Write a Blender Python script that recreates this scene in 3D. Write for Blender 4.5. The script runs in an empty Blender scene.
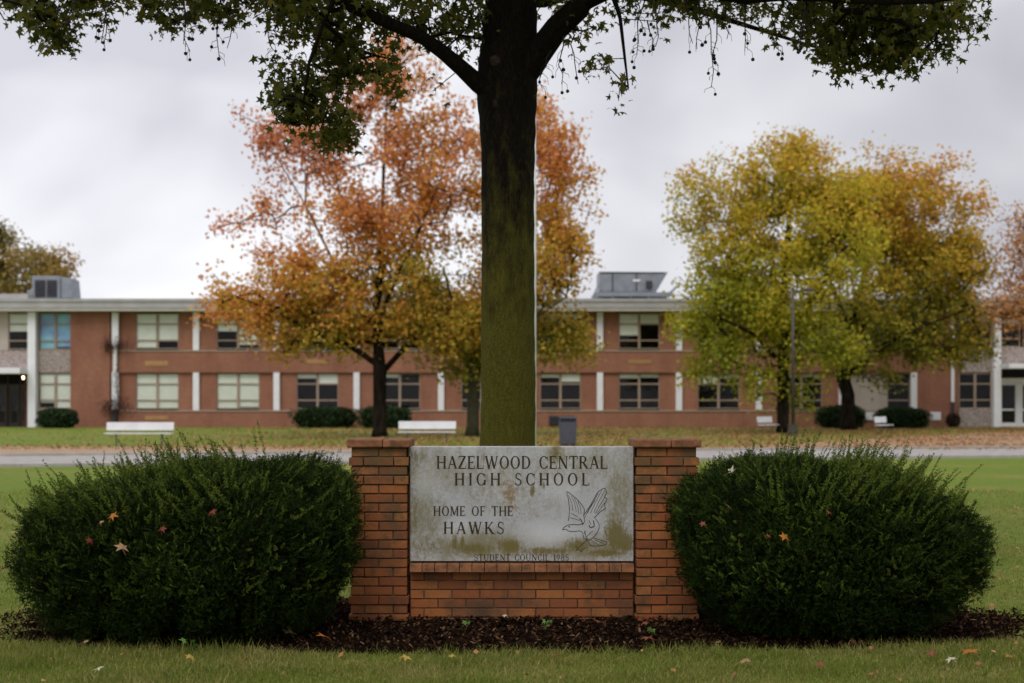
import bpy, math, random
import numpy as np
from mathutils import Vector, Matrix
R = math.radians
random.seed(7); rng = np.random.default_rng(11)
sc = bpy.context.scene
C = sc.collection
# ------------------------------------------------------------------ camera, sky, sun, exposure
FPX = 1422.2; HOR = 400.0; CH = 1.64
cam = bpy.data.cameras.new('camera'); camo = bpy.data.objects.new('camera', cam); C.objects.link(camo)
camo.location = (0, 0, CH); camo.rotation_euler = (R(90), 0, 0)
cam.lens = 50; cam.sensor_width = 36; cam.shift_y = (HOR - 341.5) / 1024
cam.clip_start = 0.1; cam.clip_end = 3000
cam.dof.use_dof = True; cam.dof.focus_distance = 10.4; cam.dof.aperture_fstop = 2.0
sc.camera = camo
SUN_EL, SUN_AZ = R(52), R(200)      # azimuth measured clockwise from +Y: behind the camera, slightly left
W = bpy.data.worlds.new('World'); sc.world = W; W.use_nodes = True
nt = W.node_tree; N = nt.nodes; L = nt.links; N.clear()
out = N.new('ShaderNodeOutputWorld'); bg = N.new('ShaderNodeBackground'); bg.inputs['Strength'].default_value = 0.1
sky = N.new('ShaderNodeTexSky'); sky.sky_type = 'NISHITA'; sky.sun_disc = False
sky.sun_elevation = SUN_EL; sky.sun_rotation = SUN_AZ; sky.dust_density = 4
tc = N.new('ShaderNodeTexCoord'); mp = N.new('ShaderNodeMapping'); L.new(tc.outputs['Generated'], mp.inputs['Vector'])
mp.inputs['Scale'].default_value = (1, 1, 1.7); mp.inputs['Location'].default_value = (0.35, 0.0, 0.42)
no = N.new('ShaderNodeTexNoise'); no.inputs['Scale'].default_value = 4.2; no.inputs['Detail'].default_value = 3.5; no.inputs['Roughness'].default_value = .45; no.inputs['Distortion'].default_value = .3
L.new(mp.outputs[0], no.inputs['Vector'])
cr = N.new('ShaderNodeValToRGB'); L.new(no.outputs['Fac'], cr.inputs['Fac'])
cr.color_ramp.elements[0].position = .38; cr.color_ramp.elements[0].color = (.47, .47, .515, 1)
cr.color_ramp.elements[1].position = .66; cr.color_ramp.elements[1].color = (.73, .735, .765, 1)
# overcast dome: brighter towards the zenith, a little brighter on the west (left) side
sx = N.new('ShaderNodeSeparateXYZ'); L.new(tc.outputs['Generated'], sx.inputs[0])
m1 = N.new('ShaderNodeMapRange'); m1.inputs['From Min'].default_value = .3; m1.inputs['From Max'].default_value = 1
m1.inputs['To Min'].default_value = 12.0; m1.inputs['To Max'].default_value = 25; L.new(sx.outputs['Z'], m1.inputs['Value'])
m2 = N.new('ShaderNodeMapRange'); m2.inputs['From Min'].default_value = -.35; m2.inputs['From Max'].default_value = .4
m2.inputs['To Min'].default_value = 1.12; m2.inputs['To Max'].default_value = .80; L.new(sx.outputs['X'], m2.inputs['Value'])
mm = N.new('ShaderNodeMath'); mm.operation = 'MULTIPLY'; L.new(m1.outputs[0], mm.inputs[0]); L.new(m2.outputs[0], mm.inputs[1])
vs = N.new('ShaderNodeVectorMath'); vs.operation = 'SCALE'; L.new(cr.outputs['Color'], vs.inputs[0]); L.new(mm.outputs[0], vs.inputs['Scale'])
mx = N.new('ShaderNodeMix'); mx.data_type = 'RGBA'; mx.inputs['Factor'].default_value = .95
L.new(sky.outputs[0], mx.inputs['A']); L.new(vs.outputs[0], mx.inputs['B'])
L.new(mx.outputs['Result'], bg.inputs['Color']); L.new(bg.outputs[0], out.inputs[0])
sl = bpy.data.lights.new('sun', 'SUN'); sl.energy = 1.0; sl.angle = R(30); sl.color = (1, .96, .9)
so = bpy.data.objects.new('sun', sl); C.objects.link(so)
sd = Vector((math.sin(SUN_AZ) * math.cos(SUN_EL), math.cos(SUN_AZ) * math.cos(SUN_EL), math.sin(SUN_EL)))
so.rotation_euler = sd.to_track_quat('Z', 'Y').to_euler(); so.location = (0, -20, 30)
sc.view_settings.view_transform = 'Standard'; sc.view_settings.look = 'None'; sc.view_settings.exposure = 0.2; sc.view_settings.gamma = 1
sc.cycles.max_bounces = 6; sc.cycles.transparent_max_bounces = 8

def P(px, py, D): return Vector(((px - 512) / FPX * D, D, CH + (HOR - py) / FPX * D))
def G(px, py): return P(px, py, CH * FPX / (py - HOR))       # a ground point

# ------------------------------------------------------------------ materials
def nmat(name):
    m = bpy.data.materials.new(name); m.use_nodes = True
    return m, m.node_tree.nodes, m.node_tree.links, m.node_tree.nodes['Principled BSDF']
def lin(r, g, b): return tuple((c / 255) ** 2.2 for c in (r, g, b)) + (1,)
def noise(N, L, scale, detail=4, rough=.55, vec=None, dist=0, st=None):
    n = N.new('ShaderNodeTexNoise'); n.inputs['Scale'].default_value = scale; n.inputs['Detail'].default_value = detail
    n.inputs['Roughness'].default_value = rough; n.inputs['Distortion'].default_value = dist
    if vec is None:
        t = N.new('ShaderNodeNewGeometry'); vec = t.outputs['Position']
    if st:
        mp = N.new('ShaderNodeMapping'); mp.inputs['Scale'].default_value = st; L.new(vec, mp.inputs[0]); vec = mp.outputs[0]
    L.new(vec, n.inputs['Vector']); return n.outputs['Fac']
def ramp(N, L, fac, stops):
    r = N.new('ShaderNodeValToRGB'); L.new(fac, r.inputs[0]); e = r.color_ramp.elements
    while len(e) < len(stops): e.new(.5)
    for i, (p, c) in enumerate(stops):
        e[i].position = p; e[i].color = c if len(c) == 4 else tuple(c) + (1,)
    return r.outputs['Color']
def mixc(N, L, fac, a, b, mode='MIX'):
    m = N.new('ShaderNodeMix'); m.data_type = 'RGBA'; m.blend_type = mode
    for s, v in (('Factor', fac), ('A', a), ('B', b)):
        if hasattr(v, 'is_linked'): L.new(v, m.inputs[s])
        else: m.inputs[s].default_value = v if (s == 'Factor' or len(v) == 4) else tuple(v) + (1,)
    return m.outputs['Result']
def mth(N, L, op, a, b=0.0, clamp=False):
    m = N.new('ShaderNodeMath'); m.operation = op; m.use_clamp = clamp
    for i, v in enumerate((a, b)):
        if hasattr(v, 'is_linked'): L.new(v, m.inputs[i])
        else: m.inputs[i].default_value = v
    return m.outputs[0]
def bump(N, L, b, h, strength=.5, dist=.01):
    bp = N.new('ShaderNodeBump'); bp.inputs['Strength'].default_value = strength; bp.inputs['Distance'].default_value = dist
    L.new(h, bp.inputs['Height']); L.new(bp.outputs[0], b.inputs['Normal'])
def mat(name, c1, c2=None, scale=4, rough=.8, bs=0, bscale=60, metal=0, spec=.3, st=None, bd=.01):
    m, N, L, b = nmat(name); c2 = c2 or c1
    n = noise(N, L, scale, 5, st=st); L.new(ramp(N, L, n, [(.35, c1), (.68, c2)]), b.inputs['Base Color'])
    b.inputs['Roughness'].default_value = rough; b.inputs['Metallic'].default_value = metal; b.inputs['Specular IOR Level'].default_value = spec
    if bs: bump(N, L, b, noise(N, L, bscale, 5), bs, bd)
    return m
def leafmat(name, stops, hz=None, nscale=.35, wi=.35, wn=.9, off=0, transl=.35, rough=.6, xg=None, spec=.25):
    """autumn colour: per-leaf random + patchy noise + height (z0, z1, weight) + sideways (x0, x1, weight)"""
    m, N, L, b = nmat(name)
    g = N.new('ShaderNodeNewGeometry')
    v = mth(N, L, 'MULTIPLY', g.outputs['Random Per Island'], wi)
    n = noise(N, L, nscale, 3); v = mth(N, L, 'ADD', v, mth(N, L, 'MULTIPLY', mth(N, L, 'SUBTRACT', n, .5), wn))
    s = N.new('ShaderNodeSeparateXYZ'); L.new(g.outputs['Position'], s.inputs[0])
    for k, q in (('Z', hz), ('X', xg)):
        if q:
            mr = N.new('ShaderNodeMapRange'); mr.inputs['From Min'].default_value = q[0]; mr.inputs['From Max'].default_value = q[1]
            mr.inputs['To Max'].default_value = q[2]; L.new(s.outputs[k], mr.inputs['Value']); v = mth(N, L, 'ADD', v, mr.outputs[0])
    v = mth(N, L, 'ADD', v, off, True)
    col = ramp(N, L, v, stops); L.new(col, b.inputs['Base Color'])
    b.inputs['Roughness'].default_value = rough; b.inputs['Specular IOR Level'].default_value = spec
    tr = N.new('ShaderNodeBsdfTranslucent'); L.new(col, tr.inputs['Color'])
    ms = N.new('ShaderNodeMixShader'); ms.inputs[0].default_value = transl
    o = N['Material Output']; L.new(b.outputs[0], ms.inputs[1]); L.new(tr.outputs[0], ms.inputs[2]); L.new(ms.outputs[0], o.inputs[0])
    return m

# ------------------------------------------------------------------ mesh helpers
def npmesh(name, verts, nper, mats, parent=None, smooth=False):
    """verts (F, nper, 3): F separate polygons"""
    F = len(verts); me = bpy.data.meshes.new(name)
    me.vertices.add(F * nper); me.loops.add(F * nper); me.polygons.add(F)
    me.vertices.foreach_set('co', np.ascontiguousarray(verts, dtype=np.float32).ravel())
    me.loops.foreach_set('vertex_index', np.arange(F * nper, dtype=np.int32))
    me.polygons.foreach_set('loop_start', np.arange(0, F * nper, nper, dtype=np.int32))
    me.update(calc_edges=True); me.validate()
    me.materials.append(mats)
    o = bpy.data.objects.new(name, me); C.objects.link(o)
    if parent: o.parent = parent
    return o
class MB:
    def __init__(s): s.v = []; s.f = []
    def box(s, x0, x1, y0, y1, z0, z1):
        n = len(s.v)
        s.v += [(x, y, z) for z in (z0, z1) for y in (y0, y1) for x in (x0, x1)]
        s.f += [tuple(n + i for i in q) for q in ((0, 2, 3, 1), (4, 5, 7, 6), (0, 1, 5, 4), (2, 6, 7, 3), (0, 4, 6, 2), (1, 3, 7, 5))]
        return s
    def obox(s, c, rz, hx, hy, z0, z1, tilt=0):
        n = len(s.v); ca, sa = math.cos(rz), math.sin(rz)
        for z in (z0, z1):
            for y in (-hy, hy):
                for x in (-hx, hx):
                    yy = y + (z - z0) * tilt
                    s.v.append((c[0] + x * ca - yy * sa, c[1] + x * sa + yy * ca, z))
        s.f += [tuple(n + i for i in q) for q in ((0, 2, 3, 1), (4, 5, 7, 6), (0, 1, 5, 4), (2, 6, 7, 3), (0, 4, 6, 2), (1, 3, 7, 5))]
        return s
    def quad(s, a, b, c, d): n = len(s.v); s.v += [tuple(a), tuple(b), tuple(c), tuple(d)]; s.f.append((n, n + 1, n + 2, n + 3)); return s
    def poly(s, pts): n = len(s.v); s.v += [tuple(p) for p in pts]; s.f.append(tuple(range(n, n + len(pts)))); return s
    def prism(s, pts, d):
        """polygon pts (3-D) extruded by vector d"""
        n = len(s.v); k = len(pts); d = Vector(d)
        s.v += [tuple(p) for p in pts] + [tuple(Vector(p) + d) for p in pts]
        s.f.append(tuple(range(n, n + k))[::-1]); s.f.append(tuple(range(n + k, n + 2 * k)))
        for i in range(k): j = (i + 1) % k; s.f.append((n + i, n + j, n + k + j, n + k + i))
        return s
    def tube(s, pts, rad, sides=8, cap=True, wob=0):
        pts = [Vector(p) for p in pts]; n0 = len(s.v); up = None
        for i, p in enumerate(pts):
            t = (pts[min(i + 1, len(pts) - 1)] - pts[max(i - 1, 0)]).normalized()
            if up is None: up = t.orthogonal().normalized()
            else: up = (up - t * up.dot(t)).normalized()
            w = t.cross(up)
            for k in range(sides):
                a = 2 * math.pi * k / sides
                r = rad[i] * (1 + wob * (math.sin(3 * a + i * .35) * .5 + math.sin(5 * a - i * .23 + 1) * .3 + random.uniform(-.3, .3)))
                s.v.append(tuple(p + (up * math.cos(a) + w * math.sin(a)) * r))
        for i in range(len(pts) - 1):
            for k in range(sides):
                a = n0 + i * sides + k; b = n0 + i * sides + (k + 1) % sides
                s.f.append((a, b, b + sides, a + sides))
        if cap:
            s.f.append(tuple(n0 + k for k in range(sides))[::-1]); e = n0 + (len(pts) - 1) * sides; s.f.append(tuple(e + k for k in range(sides)))
        return s
    def ball(s, c, r, seg=8, ring=6):
        n0 = len(s.v); c = Vector(c)
        for j in range(1, ring):
            th = math.pi * j / ring
            for k in range(seg):
                a = 2 * math.pi * k / seg; s.v.append(tuple(c + Vector((math.sin(th) * math.cos(a), math.sin(th) * math.sin(a), math.cos(th))) * r))
        s.v += [tuple(c + Vector((0, 0, r))), tuple(c - Vector((0, 0, r)))]; T = len(s.v) - 2; B = T + 1
        for j in range(ring - 2):
            for k in range(seg):
                a = n0 + j * seg + k; b = n0 + j * seg + (k + 1) % seg; s.f.append((a, a + seg, b + seg, b))
        for k in range(seg):
            s.f.append((T, n0 + k, n0 + (k + 1) % seg)); e = n0 + (ring - 2) * seg; s.f.append((B, e + (k + 1) % seg, e + k))
        return s
    def build(s, name, m, parent=None, smooth=False, bev=0):
        me = bpy.data.meshes.new(name); me.from_pydata(s.v, [], s.f); me.update(); me.materials.append(m)
        if smooth:
            me.polygons.foreach_set('use_smooth', [True] * len(me.polygons))
        o = bpy.data.objects.new(name, me); C.objects.link(o)
        if parent: o.parent = parent
        if bev:
            b = o.modifiers.new('bevel', 'BEVEL'); b.width = bev; b.segments = 2; b.limit_method = 'ANGLE'
        return o
def tag(o, label, cat, group=None):
    o['label'] = label; o['category'] = cat
    if group: o['group'] = group
    return o
def thing(name, label, cat, group=None, loc=(0, 0, 0)):
    o = bpy.data.objects.new(name, None); C.objects.link(o); o.location = loc; return tag(o, label, cat, group)
def rebase(root):
    """child geometry was built in world coordinates: cancel the root's offset"""
    for c in root.children: c.matrix_parent_inverse = Matrix.Translation(-root.location)
def struct(o, kind='structure'): o['kind'] = kind; return o

# ------------------------------------------------------------------ ground
def ground_mat():
    m, N, L, b = nmat('lawn')
    big = noise(N, L, .35, 4); fine = noise(N, L, 9, 6, .7); vfine = noise(N, L, 60, 4, .7)
    c = ramp(N, L, fine, [(.3, (.085, .135, .013)), (.55, (.14, .205, .024)), (.75, (.21, .25, .045))])
    c = mixc(N, L, mth(N, L, 'MULTIPLY', mth(N, L, 'SUBTRACT', mth(N, L, 'ADD', mth(N, L, 'MULTIPLY', big, .6), mth(N, L, 'MULTIPLY', noise(N, L, 2.3, 6, .8), .4)), .49, True), 6.0, True), c, (.26, .21, .06, 1))
    c = mixc(N, L, mth(N, L, 'MULTIPLY', vfine, .5), c, (.08, .09, .018, 1))
    L.new(c, b.inputs['Base Color']); b.inputs['Roughness'].default_value = .9; b.inputs['Specular IOR Level'].default_value = .1
    bump(N, L, b, vfine, .8, .03); return m
m_lawn = ground_mat()
g = MB(); g.quad((-500, -60, 0), (500, -60, 0), (500, 900, 0), (-500, 900, 0)); struct(g.build('ground', m_lawn))
def edge(x0, y0, x1, y1):   # ground line between two picture points, extended to X=-90..90
    a, b = G(x0, y0), G(x1, y1); k = (b.y - a.y) / (b.x - a.x); return lambda X: a.y + k * (X - a.x)
e1, e2 = edge(0, 467, 1024, 457.5), edge(0, 456.5, 1024, 448.5)
def strip(name, m, f0, f1, z, xs, zb=None):
    s = MB()
    for i in range(len(xs) - 1):
        a, b = xs[i], xs[i + 1]
        s.quad((a, f0(a), z), (b, f0(b), z), (b, f1(b), z), (a, f1(a), z))
    return struct(s.build(name, m))
m_road = mat('asphalt', (.215, .20, .185), (.33, .305, .285), 3, .75, .4, 90)
m_walk, N_, L_, b_ = nmat('leafy_pavement')
pv = noise(N_, L_, 2.2, 6, .7, st=(1, .6, 1)); c_ = ramp(N_, L_, pv, [(.3, (.30, .25, .20)), (.5, (.27, .17, .09)), (.7, (.24, .12, .045))]); L_.new(c_, b_.inputs['Base Color']); b_.inputs['Roughness'].default_value = .9
strip('road', m_road, e1, e2, .008, np.linspace(-100, 100, 9))
m_kerb = mat('kerb_concrete', (.30, .28, .25), (.38, .36, .33), 3, .85, .3)
k = MB()
for ef, o_ in ((e1, -.15), (e2, .0)):
    for xa in np.arange(-60, 60, 3.0):
        xb = xa + 2.985
        k.prism([(xa, ef(xa) + o_, -.02), (xb, ef(xb) + o_, -.02), (xb, ef(xb) + o_ + .15, -.02), (xa, ef(xa) + o_ + .15, -.02)], (0, 0, .10))
struct(k.build('kerb', m_kerb))
def walk_far(X):
    a = 49.8; 
    return max(a + (X - 8) * 1.35, a) if X > 8 else a
strip('pavement', m_walk, lambda X: e2(X) + .16, lambda X: max(min(walk_far(X), 84.2), e2(X) + 2), .012, np.concatenate([np.linspace(-100, 6, 20), np.linspace(7, 40, 30)]))
# doormat-like entrance steps
m_conc = mat('concrete', (.28, .27, .25), (.36, .35, .32), 2, .85, .3)

# mulch bed
def mulch_mat():
    m, N, L, b = nmat('mulch')
    n = noise(N, L, 45, 6, .75, st=(1, 1.3, 1)); L.new(ramp(N, L, n, [(.35, (.005, .003, .003)), (.55, (.018, .010, .007)), (.75, (.05, .025, .016))]), b.inputs['Base Color'])
    b.inputs['Roughness'].default_value = 1; b.inputs['Specular IOR Level'].default_value = 0; bump(N, L, b, n, 1, .03); return m
m_mulch = mulch_mat()
def bed_r(a): return 1 + .03 * math.sin(3 * a + 1) + .02 * math.sin(7 * a)
BX, BY, BA, BB = 0.0, 10.42, 3.80, 1.25
s = MB(); rings = 14; seg = 90; s.v.append((BX, BY, .022))
for j in range(1, rings + 1):
    for k_ in range(seg):
        a = 2 * math.pi * k_ / seg; t = j / rings; rr = bed_r(a)
        # rounded-rectangle-ish bed
        ca, sa = math.cos(a), math.sin(a); q = (abs(ca) ** 2.8 + abs(sa) ** 2.8) ** (-1 / 2.8)
        s.v.append((BX + BA * t * rr * q * ca, BY + BB * t * rr * q * sa, .022 * (1 - t ** 6) + (random.uniform(-.010, .012) if j < rings else -.01)))
for k_ in range(seg): s.f.append((0, 1 + k_, 1 + (k_ + 1) % seg))
for j in range(rings - 1):
    for k_ in range(seg):
        a = 1 + j * seg + k_; b = 1 + j * seg + (k_ + 1) % seg; s.f.append((a, a + seg, b + seg, b))
o = s.build('mulch_bed', m_mulch, smooth=True); struct(o)
def in_bed(x, y, grow=1.0):
    a = np.arctan2((y - BY) / BB, (x - BX) / BA); rr = 1 + .03 * np.sin(3 * a + 1) + .02 * np.sin(7 * a)
    return (np.abs((x - BX) / BA) ** 2.8 + np.abs((y - BY) / BB) ** 2.8) ** (1 / 2.8) < rr * grow
# bark chips
def frames(n, up_bias=0.0):
    nrm = rng.normal(size=(n, 3)); nrm[:, 2] = np.abs(nrm[:, 2]) + up_bias; nrm /= np.linalg.norm(nrm, axis=1)[:, None]
    t = rng.normal(size=(n, 3)); u = np.cross(nrm, t); u /= np.linalg.norm(u, axis=1)[:, None]; v = np.cross(nrm, u); return u, v, nrm
NCH = 34000
x = rng.uniform(-4.1, 4.1, NCH); y = rng.uniform(8.9, 11.9, NCH); k_ = in_bed(x, y, .99 + .04 * rng.random(NCH)); x = x[k_]; y = y[k_]; n = len(x)
u, v, w = frames(n, .6); L1 = rng.uniform(.005, .022, n)[:, None]; W1 = rng.uniform(.004, .010, n)[:, None]
tt_ = (np.abs((x - BX) / BA) ** 2.8 + np.abs((y - BY) / BB) ** 2.8) ** (1 / 2.8); c = np.stack([x, y, .022 * (1 - np.clip(tt_, 0, 1) ** 6) + rng.uniform(.002, .030, n)], 1)
q = np.stack([c - u * L1 - v * W1, c + u * L1 - v * W1 * .6, c + u * L1 * .8 + v * W1, c - u * L1 * .9 + v * W1 * .8], 1)
o = npmesh('bark_chips', q, 4, leafmat('bark_chip', [(0, (.006, .003, .002, 1)), (.55, (.020, .011, .006, 1)), (.88, (.055, .028, .015, 1)), (1, (.15, .09, .05, 1))], wi=1, wn=.3, transl=0, rough=1, spec=.02)); struct(o, 'stuff')

# grass blades
m_grass = leafmat('grass_blade', [(0, (.08, .115, .012, 1)), (.4, (.15, .19, .024, 1)), (.68, (.24, .24, .05, 1)), (.88, (.36, .28, .11, 1)), (1, (.42, .30, .15, 1))], wi=.85, wn=1.0, nscale=1.1, off=.05, transl=.3)
def blades(n, x0, x1, y0, y1, h0, h1, wd, keep=None):
    x = rng.uniform(x0, x1, n); y = rng.uniform(y0, y1, n)
    k = ~in_bed(x, y, .93 + .05 * np.sin(x * 9 + 2 * np.sin(x * 3.7)) * np.sin(x * 23 + y * 5) + .09 * rng.random(n))
    if keep is not None: k &= keep(x, y)
    x = x[k]; y = y[k]; n = len(x)
    patch = .75 + .35 * np.sin(x * 3.1 + np.sin(y * 4) * 2) * np.sin(y * 2.7 + x) ; h = rng.uniform(h0, h1, n) * np.clip(patch, .45, 1.2)
    a = rng.uniform(0, 2 * np.pi, n); d = np.stack([np.cos(a), np.sin(a), np.zeros(n)], 1); b = rng.uniform(0, 2 * np.pi, n)
    ln = np.stack([np.cos(b), np.sin(b), np.zeros(n)], 1) * (h * rng.uniform(.1, .9, n))[:, None]
    p = np.stack([x, y, np.full(n, -.002)], 1); z = np.zeros((n, 3)); z[:, 2] = h
    w = (wd * rng.uniform(.6, 1.3, n))[:, None]
    m_ = p + ln * .3 + z * .6; t = p + ln + z
    q1 = np.stack([p - d * w, p + d * w, m_ + d * w * .7, m_ - d * w * .7], 1)
    q2 = np.stack([m_ - d * w * .7, m_ + d * w * .7, t + d * w * .1, t - d * w * .1], 1)
    return np.concatenate([q1, q2])
A = blades(130000, -3.7, 3.7, 7.7, 9.6, .022, .065, .0019)
B = blades(80000, -6.0, 6.0, 9.3, 16, .025, .06, .003, lambda x, y: (np.abs(x) > 2.4) | (y > 11.6))
E_ = blades(5000, -3.7, 3.7, 7.7, 9.5, .06, .12, .0022)
F_ = blades(3500, -4, 4, 9.02, 9.4, .05, .11, .0022)
D_ = blades(40000, -9, 9, 16, 26, .03, .055, .005)
struct(npmesh('grass', np.concatenate([A, B, D_, E_, F_]), 4, m_grass), 'stuff')

# ------------------------------------------------------------------ brick monument sign
def brick_mat():
    m, N, L, b = nmat('sign_brick'); g = N.new('ShaderNodeNewGeometry')
    c = ramp(N, L, g.outputs['Random Per Island'], [(0, (.20, .050, .010)), (.3, (.29, .076, .014)), (.6, (.37, .108, .020)), (.85, (.40, .14, .03)), (1, (.25, .08, .02))])
    s = N.new('ShaderNodeSeparateXYZ'); L.new(g.outputs['Position'], s.inputs[0]); hm = N.new('ShaderNodeMapRange'); hm.inputs['From Min'].default_value = .55; hm.inputs['From Max'].default_value = 1.3; hm.inputs['To Max'].default_value = .17; L.new(s.outputs['Z'], hm.inputs[0])
    n = mth(N, L, 'ADD', noise(N, L, 6, 7, .8), hm.outputs[0]); mo = mth(N, L, 'MULTIPLY', mth(N, L, 'SUBTRACT', n, .52, True), 5.0, True)
    c = mixc(N, L, mth(N, L, 'MULTIPLY', mo, .9), c, (.105, .070, .010, 1)); n2 = noise(N, L, 60, 5, .7); c = mixc(N, L, mth(N, L, 'MULTIPLY', n2, .6), c, (.10, .035, .012, 1)); n3 = noise(N, L, 3, 6, .7); c = mixc(N, L, mth(N, L, 'MULTIPLY', mth(N, L, 'SUBTRACT', n3, .46, True), 3.6, True), c, (.07, .035, .014, 1))
    L.new(c, b.inputs['Base Color']); b.inputs['Roughness'].default_value = .8; bump(N, L, b, n2, .6, .004); return m
m_brick = brick_mat(); m_mortar = mat('mortar', (.055, .032, .02), (.14, .085, .045), 9, .95, .6)
sign = thing('monument_sign', 'brick school sign with two pillars and an engraved mossy stone panel between the yews', 'sign', loc=(.1, 10.65, 0))
SY = 10.45
def sx_(px): return (px - 512) / FPX * SY
def sz_(py): return CH + (HOR - py) / FPX * SY
def bricks(mb, x0, x1, y0, y1, z0, z1, cuts):
    xs = [x0] + [x0 + (x1 - x0) * c for c in cuts] + [x1]
    for a, b in zip(xs[:-1], xs[1:]):
        j = [random.uniform(-.0022, .0022) for _ in range(4)]
        n_ = len(mb.v); mb.box(a + .0045 + j[0] * .5, b - .0045 + j[1] * .5, y0 + j[2], y1, z0 + .005, z1 - .005 + j[3] * .4)
        for t_ in range(n_, n_ + 8): mb.v[t_] = tuple(c_ + random.uniform(-.0016, .0016) for c_ in mb.v[t_])
def pillar(x0, x1):
    mb = MB(); mo = MB(); H = 1.289; nC = 19; ch = H / nC; y0, y1 = SY, SY + .42
    mo.box(x0 + .012, x1 - .012, y0 + .012, y1 - .012, -.05, H)
    for i in range(nC):
        top = nC - 1 - i; e = {0: -.006, 1: .012, 2: .0, 3: .010}.get(top, .012 if i in (0, 2) else 0)
        X0, X1, Y0, Y1 = x0 - e, x1 + e, y0 - e, y1 + e; z0, z1 = i * ch, (i + 1) * ch
        cu = (.5,) if i % 2 == 0 else (.25, .75)
        bricks(mb, X0, X1, Y0, Y0 + .095, z0, z1, cu); bricks(mb, X0, X1, Y1 - .095, Y1, z0, z1, cu)
        for xa, xb in ((X0, X0 + .095), (X1 - .095, X1)):
            mb.box(xa, xb, Y0 + .104, (Y0 + Y1) / 2 - .005, z0 + .005, z1 - .005); mb.box(xa, xb, (Y0 + Y1) / 2 + .005, Y1 - .104, z0 + .005, z1 - .005)
    p = mb.build('pillar', m_brick, sign, bev=.003); mo.build('mortar_core', m_mortar, p)
    cp = MB(); cz = H + .002; xs = np.array([x0 - .022, (x0 + x1) / 2 + .03, x1 + .022])
    for a, b in zip(xs[:-1], xs[1:]): cp.box(a + .001, b - .001, y0 - .03 + random.uniform(-.002, .002), y1 + .03, cz, cz + .06 + random.uniform(-.002, .002))
    cp.build('cap', m_cap, p, bev=.010)
    return p
m_cap = mat('sign_cap', (.11, .05, .022), (.27, .11, .045), 14, .85, .6, 60)
pillar(sx_(350), sx_(407.5)); pillar(sx_(636), sx_(698))
bw = MB(); mo = MB(); X0, X1 = sx_(408) + .012, sx_(636) - .014; ch = .375 / 5.5
mo.box(X0, X1, SY + .058, SY + .30, -.05, .372)
for i in range(-1, 5):
    z0 = (i + .5) * ch; nb = 8; off = 0 if i % 2 else .5
    xs = [X0] + [X0 + (X1 - X0) * (j + off) / nb for j in range(1 if off == 0 else 0, nb)] + [X1]
    for a, b in zip(xs[:-1], xs[1:]):
        bw.box(a + .0045, b - .0045, SY + .05 + random.uniform(-.002, .002), SY + .31, max(z0, -.02) + .005, z0 + ch - .004)
p = bw.build('base_wall', m_brick, sign, bev=.003); mo.build('mortar_core', m_mortar, p)
lg = MB(); nb = 18
for j in range(nb):
    a = X0 + (X1 - X0) * j / nb; b = X0 + (X1 - X0) * (j + 1) / nb
    n0 = len(lg.v); lg.box(a + .002, b - .002, SY - .025, SY + .30, .377, .447)
    for t in (4, 5): lg.v[n0 + t] = (lg.v[n0 + t][0], lg.v[n0 + t][1] + .01, lg.v[n0 + t][2] - .014)
lg.build('ledge', m_cap, sign, bev=.003)
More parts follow.
